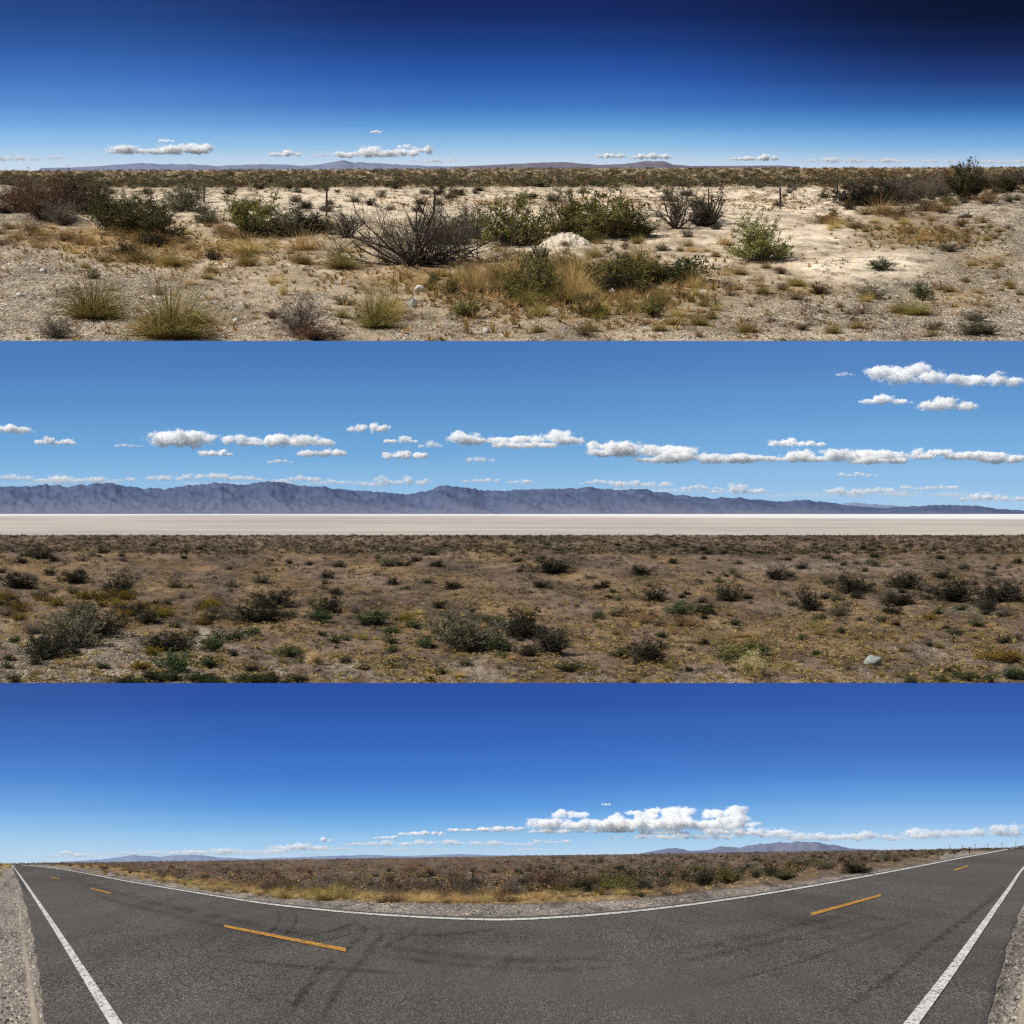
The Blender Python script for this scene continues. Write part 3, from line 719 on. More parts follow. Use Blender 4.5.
for bx, lb in [
    ([(70, 479, 80, 6), (15, 477, 30, 6), (120, 479, 30, 4)], 'low wispy cloud bank on the left mountain crest, middle strip'),
    ([(205, 476, 50, 6), (165, 478, 40, 5), (245, 478, 40, 5)], 'low wispy cloud on the crest under the long left cloud, middle strip'),
    ([(300, 478, 40, 7), (330, 481, 40, 5)], 'low wispy cloud behind the crest left of the saddle, middle strip'),
    ([(400, 480, 50, 9), (375, 484, 30, 5)], 'low wispy cloud above the mountain saddle, middle strip'),
    ([(480, 480, 40, 5), (520, 481, 30, 5)], 'low wispy cloud above the central mountain peak, middle strip'),
    ([(640, 483, 60, 8), (600, 482, 50, 5)], 'low wispy cloud above the right slope of the mountains, middle strip'),
    ([(735, 489, 60, 9), (700, 487, 40, 6)], 'low wispy cloud above the lower right mountains, middle strip'),
    ([(860, 490, 70, 7), (930, 487, 50, 5)], 'pale thin cloud over the far right hills, middle strip'),
    ([(860, 474, 40, 5)], 'thin flat wisp under the right cloud bank, middle strip'),
    ([(990, 497, 60, 8)], 'pale thin cloud low at the right edge, middle strip'),
    ([(430, 444, 22, 7)], 'thin wisp beside the small central clouds, middle strip'),
    ([(128, 445, 28, 4)], 'thin flat wisp left of the long left cloud, middle strip'),
    ([(480, 459, 30, 6)], 'thin wisp below the central heaped cloud, middle strip'),
    ([(846, 374, 20, 4)], 'thin wisp left of the highest cloud, middle strip'),
    ([(280, 461, 24, 4)], 'thin wisp below the middle of the long left cloud, middle strip'),
]: cloud('B', 236, bx, lb, WB, fray=1.3)
cloud('B', 236, [(90, 482, 240, 7), (300, 482, 200, 7)], 'faint veil of haze cloud along the left half of the crest, middle strip', VEIL)
cloud('B', 236, [(690, 490, 260, 8), (880, 494, 240, 8)], 'faint veil of haze cloud along the lower right crest, middle strip', VEIL)
cloud('C', 92, [(200, 853, 260, 6), (420, 849, 240, 6)], 'faint veil of cloud along the left horizon, bottom strip', VEIL)
# top strip
for bx, lb in [
    ([(165, 149, 90, 10), (195, 147, 30, 9), (128, 151, 32, 6), (166, 139.5, 16, 4)], 'long white cloud above the left hills, top strip'),
    ([(284, 153, 30, 7)], 'small white cloud between the long cloud and the peak, top strip'),
    ([(365, 152, 56, 11), (395, 152, 40, 9), (424, 148, 18, 10), (407, 146, 20, 4)], 'heaped white cloud above the distant peak, top strip'),
    ([(376, 131.5, 10, 3)], 'tiny wisp high above the distant peak, top strip'),
    ([(612, 155.5, 28, 5)], 'small white cloud left of the flat topped hill, top strip'),
    ([(650, 156, 40, 6)], 'small white cloud right above the flat topped hill, top strip'),
    ([(760, 157.5, 36, 6), (740, 158.5, 20, 4)], 'small bright cloud right of the flat topped hill, top strip'),
]: cloud('A', 540, bx, lb, CA)
for bx, lb in [
    ([(20, 158, 44, 6), (-10, 157, 40, 6)], 'pale flat cloud at the left edge, top strip'),
    ([(58, 157, 16, 5)], 'faint puff beside the pale flat cloud at the left edge, top strip'),
    ([(430, 160, 50, 5)], 'thin cloud on the right flank of the distant peak, top strip'),
    ([(320, 154.5, 20, 4)], 'faint puff left of the heaped cloud, top strip'),
    ([(840, 160, 70, 5), (880, 160, 60, 5), (930, 160.5, 60, 4), (1000, 161, 50, 5)], 'thin cloud line along the right horizon, top strip'),
]: cloud('A', 545, bx, lb, WA, fray=1.2)

# ------------------------------------------------------------------ far hills
def hazed_rock_mat(name, c1, c2, sc, fan=None):
    """bare rock and paler gravel fans round its foot, distance haze painted into both colours"""
    m = bpy.data.materials.new(name); n = NT(m)
    f = n.noise(n.coords(1, 1, 1), sc, 6, .65); c = n.mix(n.mapr(f, .35, .65), c1, c2)
    if fan:
        a = n.attr('soil'); sep = n.n('ShaderNodeSeparateColor'); n.l(a.outputs['Color'], sep.inputs[0])
        k = n.mapr(n.math('ADD', sep.outputs[0], n.math('MULTIPLY', n.math('SUBTRACT', f, .5), .7)), .25, .7, .85, 0); c = n.mix(k, c, fan)
    n.out(n.principled(c, 1, None, 0)); return m
def hills(name, t0, t1, base, ridge, mat, dc=2, nl_=26, seed=3, gully=.5, fine=20, rough=2.4):
    """heightfield: foot at depth t0, crest at t1, back slope falling behind; ridge and base are rows by column"""
    rb = lerp_list(base); rr0 = lerp_list(ridge); rr = rr0; jit = (lambda x: rough * (.3 - np.array([abs(noise.noise(Vector((q / 19.0, seed, 2)))) + .6 * abs(noise.noise(Vector((q / 6.5, seed, 7)))) for q in x])) * np.clip((rb(x) - rr0(x)) / 12, 0, 1)); cs = np.arange(ridge[0][0], ridge[-1][0] + dc, dc, dtype=float)
    V = []; U = []; rows = nl_ + 5
    for j in range(rows):
        if j < nl_: u = j / (nl_ - 1)
        else: u = 1 - (j - nl_ + 1) / 5
        t = t0 + (t1 - t0) * (u if j < nl_ else 1 + (1 - u) * .5)
        full = rb(cs) - rr(cs)
        full = full + jit(cs) * min(1, u) ** 4
        g = np.array([noise.ridged_multi_fractal(Vector((c / fine + u * .7, u * 2.0 + c / fine * .25, seed)), .9, 2.1, 5, 1.0, 2.0) for c in cs])
        g2 = np.array([noise.noise(Vector((c / 7.0, u * 7, seed + 4))) + .5 * noise.noise(Vector((c / 3.0, u * 14, seed + 9))) for c in cs])
        prof = (.3 * u + .7 * u ** 2) if j < nl_ else u
        hgt = full * (prof + gully * (g / 1.6 - .5) * min(1, u) ** 1.3 * (1 - min(1, u)) ** .7 * 2.6) + g2 * .045 * full * min(1, u * 2)
        V.append(P(cs, rb(cs) + 1.5 * (1 - u) - np.maximum(hgt, -1), np.full(len(cs), t))); U.append(np.full(len(cs), u))
    nc = len(cs); V = np.concatenate(V); U = np.concatenate(U)
    Fc = [(i * nc + j, i * nc + j + 1, (i + 1) * nc + j + 1, (i + 1) * nc + j) for i in range(rows - 1) for j in range(nc - 1)]
    me = new_mesh(name, [(V, Fc, mat)]); at = me.color_attributes.new('soil', 'FLOAT_COLOR', 'POINT')
    sv = np.ones((len(V), 4)); sv[:, 0] = U; at.data.foreach_set('color', sv.ravel().astype(np.float32))
    for p in me.polygons: p.use_smooth = True
    return struct(link(name, me))
RB = hazed_rock_mat('rock_mauve_haze_tint', (.062, .084, .16), (.1, .126, .21), .5, (.155, .17, .235))  # mauve blue of the distant air mixed into rock and fan colours
RF = hazed_rock_mat('rock_blue_haze_tint', (.17, .22, .34), (.2, .25, .36), .3)  # rock colour carries the blue of aerial haze
ridgeB = [(-220, 490), (-60, 486), (0, 487), (20, 487), (45, 485), (70, 486), (90, 484), (110, 483), (125, 486), (145, 488), (170, 488), (190, 485), (205, 484), (222, 483), (245, 485), (262, 482), (278, 482), (300, 486),
          (325, 487), (345, 490), (365, 491), (390, 493), (405, 495), (420, 492), (432, 490), (441, 486), (446, 485), (452, 487), (465, 487), (480, 490), (500, 491), (520, 490), (550, 489), (575, 489), (587, 487),
          (600, 489), (620, 490), (640, 489), (655, 491), (680, 495), (700, 497), (715, 498), (730, 497), (750, 499), (780, 502), (805, 500), (830, 503), (850, 506), (880, 508), (920, 506), (950, 505), (975, 506), (1000, 509), (1030, 511), (1244, 511)]
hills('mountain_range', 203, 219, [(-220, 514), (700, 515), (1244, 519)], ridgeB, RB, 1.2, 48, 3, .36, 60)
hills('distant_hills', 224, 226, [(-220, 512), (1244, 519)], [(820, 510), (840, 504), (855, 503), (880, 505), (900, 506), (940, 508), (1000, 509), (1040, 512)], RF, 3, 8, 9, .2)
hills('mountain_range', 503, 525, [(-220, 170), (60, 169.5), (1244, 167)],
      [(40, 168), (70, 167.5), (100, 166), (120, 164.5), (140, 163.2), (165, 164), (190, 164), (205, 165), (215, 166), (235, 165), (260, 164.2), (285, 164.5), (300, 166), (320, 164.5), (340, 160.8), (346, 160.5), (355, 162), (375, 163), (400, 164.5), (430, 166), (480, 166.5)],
      hazed_rock_mat('far_rock_blue_haze_tint', (.15, .18, .28), (.2, .215, .29), .2), 2, 16, 5, .5, 18)  # distance haze put into the base colour as blue
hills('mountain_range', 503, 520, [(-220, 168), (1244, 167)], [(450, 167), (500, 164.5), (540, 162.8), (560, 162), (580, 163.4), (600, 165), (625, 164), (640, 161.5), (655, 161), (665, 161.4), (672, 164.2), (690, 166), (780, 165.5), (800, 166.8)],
      hazed_rock_mat('far_rock_mauve_haze_tint', (.12, .11, .15), (.17, .155, .18), .2), 2, 16, 8, .4, 18)  # mauve tint paints far haze into the rock colour
RC = hazed_rock_mat('rock_blue_haze_tint_near_road', (.17, .22, .34), (.2, .25, .36), 1)  # blue haze of distance painted as base colour
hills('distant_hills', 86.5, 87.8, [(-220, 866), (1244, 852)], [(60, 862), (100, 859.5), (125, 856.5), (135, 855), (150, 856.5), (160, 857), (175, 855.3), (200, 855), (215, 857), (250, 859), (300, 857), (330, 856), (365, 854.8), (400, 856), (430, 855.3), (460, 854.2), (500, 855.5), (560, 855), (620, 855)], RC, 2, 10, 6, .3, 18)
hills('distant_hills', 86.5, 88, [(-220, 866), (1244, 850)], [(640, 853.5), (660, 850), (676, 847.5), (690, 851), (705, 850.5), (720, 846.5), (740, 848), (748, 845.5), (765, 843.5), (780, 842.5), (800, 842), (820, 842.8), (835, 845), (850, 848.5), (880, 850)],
      hazed_rock_mat('rock_mauve_blue_haze_tint', (.13, .15, .24), (.17, .18, .25), 1), 2, 14, 7, .4, 16)  # haze over these hills is tinted into their colour

# ------------------------------------------------------------------ plants, top strip
TS = 'top strip'
A_ = [
 ('brown', 22, 212, 40, 34, 'brown twiggy shrub at the left edge beside the gravel track, top strip'),
 ('brown', 46, 221, 62, 42, 'big reddish brown shrub nearest the left gravel track, top strip'),
 ('brown', 70, 208, 56, 32, 'brown shrub behind the big reddish brown shrub at left, top strip'),
 ('greybrown', 62, 224, 46, 24, 'low grey brown shrub in front of the left brush, top strip'),
 ('sagedark', 88, 214, 48, 34, 'dark shrub at the right end of the left brown brush, top strip'),
 ('greybrown', 36, 200, 50, 20, 'grey brown shrub at the back of the left brush, top strip'),
 ('juniper', 113, 230, 42, 34, 'dark green shrub adjoining the left brown brush, top strip'),
 ('juniper', 136, 235, 52, 38, 'largest dark green shrub in the left group, top strip'),
 ('juniper', 162, 239, 36, 30, 'dark green shrub at the right end of the left green group, top strip'),
 ('sagedark', 153, 247, 30, 12, 'low dark shrub under the left green group, top strip'),
 ('sagedark', 124, 256, 22, 13, 'small dark shrub alone on the gravel, top strip'),
 ('greenstraw', 140, 262, 36, 16, 'low olive tuft beside the small dark shrub on gravel, top strip'),
 ('greenstraw', 172, 266, 38, 14, 'low olive tuft between two dark shrubs on gravel, top strip'),
 ('sagedark', 213, 261, 16, 10, 'small dark shrub right of the low olive tufts, top strip'),
 ('sage', 184, 212, 42, 28, 'grey green sagebrush behind the left green group, top strip'),
 ('sage', 206, 224, 26, 14, 'small sagebrush beside the leftmost fence post, top strip'),
 ('olive', 252, 236, 58, 44, 'big olive sagebrush left of the second fence post, top strip'),
 ('sage', 285, 236, 50, 27, 'sagebrush touching the big olive one on its right, top strip'),
 ('sagedark', 305, 234, 40, 26, 'dark sagebrush just left of the second fence post, top strip'),
 ('olive', 324, 235, 22, 16, 'small olive shrub under the second fence post, top strip'),
 ('dead', 346, 238, 34, 30, 'small grey dead shrub right of the second fence post, top strip'),
 ('straw', 305, 250, 60, 16, 'low straw grass in front of the olive sagebrush, top strip'),
 ('straw', 250, 252, 60, 14, 'low straw grass left in front of the olive sagebrush, top strip'),
 ('sage', 446, 244, 50, 26, 'grey sagebrush behind the large dead shrub, top strip'),
 ('olive', 513, 246, 62, 50, 'olive shrub right of the large dead shrub, top strip'),
 ('sage', 470, 238, 40, 28, 'grey green shrub between the large dead shrub and the olive one, top strip'),
 ('olive', 562, 236, 44, 40, 'olive shrub behind the white dirt mound, top strip'),
 ('dead', 566, 232, 30, 40, 'bare upright stems in the shrub behind the white mound, top strip'),
 ('green', 605, 237, 66, 46, 'tall green shrub right of the white dirt mound, top strip'),
 ('green', 634, 236, 44, 22, 'low green shrub leaning from the tall green one, top strip'),
 ('olive', 588, 243, 30, 14, 'low olive shrub at the foot of the tall green one, top strip'),
 ('dead', 676, 229, 46, 44, 'left one of two bare upright dead shrubs, top strip'),
 ('dead', 708, 224, 46, 36, 'right one of two bare upright dead shrubs, top strip'),
 ('sagedark', 703, 226, 30, 20, 'dark low shrub inside the right bare dead shrub, top strip'),
 ('bright', 760, 260, 56, 42, 'rounded bright green shrub alone on pale soil, top strip'),
 ('straw', 724, 246, 26, 14, 'small yellow green tuft left of the bright green shrub, top strip'),
 ('olive', 530, 302, 46, 50, 'tall olive shrub in the near brush, top strip'),
 ('juniper', 538, 270, 20, 26, 'dark green upright sprig before the white mound, top strip'),
 ('olive', 612, 291, 62, 36, 'low olive shrub in the middle of the near brush, top strip'),
 ('sagedark', 622, 293, 44, 18, 'low dark shrub at the foot of the middle near brush, top strip'),
 ('olive', 650, 282, 44, 28, 'low olive shrub right in the near brush, top strip'),
 ('forb', 686, 284, 50, 24, 'grey green leafy plant at the right end of the near brush, top strip'),
 ('straw', 574, 292, 44, 38, 'straw grass tuft between the tall and the low olive shrubs, top strip'),
 ('straw', 580, 303, 30, 28, 'straw grass tuft in front of the near brush, top strip'),
 ('straw', 498, 284, 50, 36, 'pale straw grass tuft left of the near brush, top strip'),
 ('straw', 474, 292, 44, 28, 'thin straw grass tuft below the branch pile, top strip'),
 ('olive', 452, 296, 18, 20, 'small dark olive plant below the branch pile, top strip'),
 ('greenstraw', 94, 319, 74, 42, 'large green straw bunchgrass at lower left, the left one, top strip'),
 ('greenstraw', 172, 338, 92, 54, 'largest green straw bunchgrass at lower left, the right one, top strip'),
 ('greenstraw', 376, 328, 46, 40, 'olive bunchgrass with straw seed heads at the bottom, top strip'),
 ('straw', 388, 318, 52, 34, 'straw grass behind the olive bunchgrass at the bottom, top strip'),
 ('straw', 283, 296, 13, 22, 'slim straw tuft alone on the gravel, top strip'),
 ('greybrown', 302, 336, 46, 44, 'thin brown stemmed weed standing at the bottom edge, top strip'),
 ('brown', 318, 340, 52, 15, 'low dark brown mat of weed at the bottom edge, top strip'),
 ('greybrown', 56, 338, 34, 22, 'brown dry weed left of the largest bunchgrasses, top strip'),
 ('greenstraw', 342, 268, 46, 18, 'yellow green low grass tuft left of the large dead shrub, top strip'),
 ('greenstraw', 303, 264, 24, 14, 'small yellow green tuft on gravel, top strip'),
 ('greenstraw', 246, 266, 28, 12, 'small straw green tuft on pale gravel left of centre, top strip'),
 ('forb', 433, 289, 12, 18, 'small blue green plant under the large dead shrub, top strip'),
 ('forb', 880, 272, 26, 11, 'spiky blue green plant alone on the bare sand, top strip'),
 ('forb', 922, 299, 20, 18, 'small upright green weed on the lower right gravel, top strip'),
 ('greenstraw', 918, 314, 34, 14, 'low brown green tuft on the lower right gravel, top strip'),
 ('juniper', 967, 205, 34, 38, 'dark green juniper leaning on the right skyline, top strip'),
 ('juniper', 1006, 197, 22, 15, 'small dark shrub right of the leaning juniper, top strip'),
 ('dead', 1015, 188, 34, 18, 'grey bare shrub at the right edge behind the juniper, top strip'),
 ('sagedark', 852, 206, 36, 20, 'dark sagebrush at the left end of the right brush, top strip'),
 ('sagedark', 872, 205, 40, 22, 'second dark sagebrush from the left of the right brush, top strip'),
 ('sage', 893, 203, 36, 22, 'grey green sagebrush inside the right brush, top strip'),
 ('greybrown', 912, 204, 44, 26, 'grey brown shrub in the middle of the right brush, top strip'),
 ('juniper', 920, 200, 18, 16, 'small green shrub inside the right brush, top strip'),
 ('greybrown', 938, 198, 44, 20, 'grey brown shrub left of the leaning juniper, top strip'),
 ('greybrown', 900, 192, 54, 13, 'pale brown shrub behind the right brush, top strip'),
 ('greybrown', 985, 190, 46, 14, 'pale brown shrub behind the leaning juniper, top strip'),
 ('straw', 880, 214, 40, 16, 'straw grass at the foot of the right brush, top strip'),
 ('rust', 900, 217, 46, 10, 'orange dry weed at the foot of the right brush, top strip'),
 ('rust', 822, 224, 46, 9, 'orange dry weed on the sand right of the far fence post, top strip'),
 ('greybrown', 925, 212, 40, 11, 'heap of dead grey twigs left below the leaning juniper, top strip'),
 ('forb', 834, 216, 12, 8, 'tiny dark plant on the sand under the rightmost fence post, top strip'),
 ('forb', 824, 198, 10, 8, 'tiny green plant on the sand beside the rightmost fence post, top strip'),
]
for k, c, r, w_, h_, lb in A_: place('A', k, c, r, w_, h_, lb)

# the large dead shrub and the heap of branches beside it
def dead_hero(seed, stems, low, wide, H, thick=.012):
    rg = random.Random(seed); br = Acc(); fine_ = Acc()
    def grow(p, d, L, rad, depth):
        pts = [p]; rads = [rad]; seg = 5
        for q in range(seg):
            d = (d + rv(rg) * .22 + Vector((0, 0, .03))).normalized(); p = p + d * L / seg
            if p.z < .02: p.z = .02; d.z = abs(d.z)
            pts.append(p.copy()); rads.append(rad * (1 - .62 * (q + 1) / seg))
        (br if depth < 2 else fine_).add(*tube(pts, rads, 4 if depth == 0 else 3))
        if depth < 3:
            for k in range((5, 5, 4)[depth]):
                i = rg.randint(1, seg); dd = (d * .6 + rv(rg) * .85 + Vector((0, 0, .12))).normalized()
                grow(pts[i], dd, L * rg.uniform(.34, .6), rads[i] * .6, depth + 1)
    for i in range(stems):
        az = 6.283 * (i * .618 + .1 * rg.random()); el = R(low[0] + (low[1] - low[0]) * math.sqrt((i + .5) / stems)); d = Vector((math.cos(az) * math.sin(el) * wide, math.sin(az) * math.sin(el), math.cos(el))).normalized()
        grow(Vector((rg.gauss(0, .05), rg.gauss(0, .05), 0)), d, H * rg.uniform(.6, 1), thick, 0)
    normalise([br, fine_]); return br, fine_
FT = M['deadleaf']
def hero(tier, c, r, w_, h_, seed, stems, low, wide, nm, lb, mats):
    br, fn = dead_hero(seed, stems, low, wide, .7)
    o = bpy.data.objects.new(nm, None); COL.objects.link(o); s = float(T[tier](c, r)) / F
    o.location = G(tier, c, r).tolist(); o.scale = (w_ * s, w_ * s, h_ * s)
    link('branches', new_mesh('bare_branches', [(br.v, br.f, mats[0])]), o); link('twigs', new_mesh('bare_twigs', [(fn.v, fn.f, mats[1])]), o)
    return tag(o, lb, 'shrub')
hero('A', 405, 266, 138, 76, 22, 40, (5, 80), 1.25, 'dead_shrub', 'largest bare dead shrub with spreading dark branches, top strip', (M['bark'], FT))
hero('A', 482, 262, 100, 20, 33, 18, (60, 89), 1.6, 'branch_heap', 'low heap of dead grey branches right of the largest dead shrub, top strip', (M['wood'], FT))
hero('C', 392, 896.5, 42, 21, 41, 12, (15, 75), 1.3, 'dead_shrub', 'bare dark dead shrub beside the gravel shoulder, bottom strip', (M['bark'], FT))
hero('C', 456, 896.5, 62, 26, 45, 16, (20, 85), 1.4, 'dead_shrub', 'largest dark tangled dead shrub beside the shoulder, bottom strip', (M['bark'], FT))
hero('C', 420, 896, 14, 20, 47, 6, (5, 40), 1, 'dead_shrub', 'narrow bare dead shrub between two larger ones, bottom strip', (M['bark'], FT))
hero('C', 243, 889, 26, 16, 49, 10, (15, 75), 1.3, 'dead_shrub', 'pale bare dead shrub at left of the brown brush, bottom strip', (M['wood'], M['greybrown']))
hero('C', 572, 891, 34, 14, 51, 14, (30, 85), 1.4, 'dead_shrub', 'low black tangled dead shrub right of centre, bottom strip', (M['bark'], FT))

def scatter(tier, n, gen, label, cat_group):
    """countable repeats, each its own object"""
    for i in range(n):
        it = gen()
        if it is None: continue
        k, c, r, w_, h_ = it
        place(tier, k, c, r, w_, h_, label(k), cat_group(k), parts=False)
rg = random.Random(11)
adj = dict(sage='grey green', sagedark='dark', olive='olive', greybrown='grey brown', brown='brown', rust='orange', straw='straw coloured', greenstraw='yellow green', yellow='yellow', forb='leafy green', dead='bare', green='green')
noun = lambda k: {'straw': 'grass tuft', 'greenstraw': 'grass tuft', 'rust': 'dry weed', 'forb': 'plant'}.get(k, 'shrub')
def pick(*kw): 
    ks, ws = zip(*kw); return rg.choices(ks, ws)[0]
def clear_of(c, r, zones): return all(((c - z[0]) / z[2]) ** 2 + ((r - z[1]) / z[3]) ** 2 > 1 for z in zones)
ZA = [(870, 268, 90, 24), (30, 300, 60, 80)]
def genA1():
    c = rg.uniform(-40, 1064); r = 180 + 34 * rg.random() ** 1.35
    if c > 700 and r > 192 and c < 860 and rg.random() < .8: return None
    if c > 380 and c < 700 and r > 200 and rg.random() < .7: return None
    h = .13 * (r - 166) * rg.uniform(.5, 1.35) + 1.6
    return pick(('sage', 5), ('sagedark', 3), ('olive', 1), ('greybrown', 2)), c, r, h * rg.uniform(1.5, 2.2), h
scatter('A', 230, genA1, lambda k: f'small {adj[k]} {noun(k)} on the far pale sand flat, top strip', lambda k: f'{adj[k]} {noun(k)}s on the pale sand flat')
def genA2():
    c = rg.uniform(-20, 1040) if rg.random() < .6 else rg.uniform(560, 1000); r = rg.uniform(226, 338)
    if not clear_of(c, r, ZA): return None
    if r > 300 and rg.random() < .6: return None
    h = .06 * (r - 150) * rg.uniform(.6, 1.3)
    return pick(('straw', 3), ('greenstraw', 4), ('rust', 2), ('sage', 1), ('brown', 1)), c, r, h * rg.uniform(1.6, 2.6), h
scatter('A', 300, genA2, lambda k: f'small {adj[k]} {noun(k)} on the stony foreground, top strip', lambda k: f'{adj[k]} {noun(k)}s on the stony foreground')
def genA4():
    c = rg.gauss(585, 75); r = rg.uniform(268, 318); h = rg.uniform(10, 24)
    if c > 715 or c < 425: return None
    return pick(('straw', 5), ('greenstraw', 5), ('olive', 2), ('rust', 1)), c, r, h * rg.uniform(1.3, 2), h
scatter('A', 55, genA4, lambda k: f'{adj[k]} {noun(k)} within the near brush right of the dead shrub, top strip', lambda k: f'{adj[k]} {noun(k)}s within the near brush')
def genA3():
    c = rg.uniform(0, 260) if rg.random() < .6 else rg.uniform(820, 1000); r = rg.gauss(238, 7) if c < 300 else rg.gauss(226, 8)
    h = rg.uniform(5, 10); return pick(('rust', 3), ('straw', 2)), c, r, h * rg.uniform(2, 3.4), h
scatter('A', 70, genA3, lambda k: f'low {adj[k]} {noun(k)} at the foot of the darker brush, top strip', lambda k: f'{adj[k]} {noun(k)}s below the brush')
items = []
for i in range(9000):
    c = rg.uniform(-200, 1224); r = 166.6 + 20 * rg.random() ** 1.0
    h = .1 * (r - 165) + rg.uniform(.8, 2.2); items.append((pick(('sage', 7), ('sagedark', 3), ('brown', 1.3 if c < 800 else 2), ('olive', 2)), c, r, h * 2.3, h))
for i in range(900):
    c = rg.uniform(-200, 1224); r = 186 + 26 * rg.random() ** 1.6; h = .065 * (r - 165) * rg.uniform(.5, 1.2) + .6
    items.append((pick(('sage', 4), ('sagedark', 2), ('brown', 2), ('rust', 2)), c, r, h * 2.2, h))
for i in range(480):
    c = rg.uniform(830, 1224); r = 172 + 26 * rg.random(); h = rg.uniform(3, 7); items.append((pick(('brown', 1), ('greybrown', 5), ('rust', 2), ('straw', 2)), c, r, h * 1.8, h * .8))
mass('distant_brush', 'A', items, 22)
items = []
for i in range(3800):
    c = rg.uniform(-200, 1224); r = 190 + 160 * rg.random()
    d = float(soilA(np.array([c]), np.array([r]))[2][0])
    if rg.random() > d * 1.3 + .1: continue
    h = .028 * (r - 120) * rg.uniform(.4, 1.3); items.append((pick(('straw', 5), ('rust', 3), ('greenstraw', 3)), c, r, h * 2.2, h))
for i in range(2600):
    c = rg.uniform(-100, 1124); r = 262 + 84 * rg.random()
    if fbm(c, r * 2.2, 80, 41) < rg.uniform(-.1, .5): continue
    h = rg.uniform(1.2, 3.6); items.append((pick(('brown', 4), ('greybrown', 3), ('rust', 2), ('greenstraw', 3)), c, r, h * 2.6, h))
for i in range(420):
    c = rg.gauss(935, 40); r = rg.gauss(238, 6); h = rg.uniform(2, 4.5); items.append((pick(('greenstraw', 4), ('straw', 2)), c, r, h * 2.4, h))
for i in range(700):
    c = rg.uniform(380, 880); r = rg.gauss(203, 4); h = rg.uniform(1.2, 3); items.append((pick(('rust', 4), ('straw', 4)), c, r, h * 2.4, h))
for i in range(1500):
    c = rg.gauss(575, 95); r = rg.gauss(288, 14); h = rg.uniform(3, 10) * (r - 180) / 110
    if c > 720: continue
    items.append((pick(('straw', 6), ('greenstraw', 4), ('rust', 1)), c, r, h * 1.5, h))
for i in range(1500):
    c = rg.uniform(330, 900); r = rg.gauss(314, 14)
    if r > 348 or fbm(c, r * 2, 60, 43) < rg.uniform(0, .45): continue
    h = rg.uniform(1.2, 3.2); items.append((pick(('sagedark', 4), ('brown', 4)), c, r, h * 3, h))
for i in range(900):
    c = rg.gauss(170, 110); r = rg.gauss(252, 14); h = rg.uniform(2, 6); items.append((pick(('straw', 4), ('rust', 4), ('greenstraw', 2)), c, r, h * 2, h))
mass('dry_grass', 'A', items, 16)

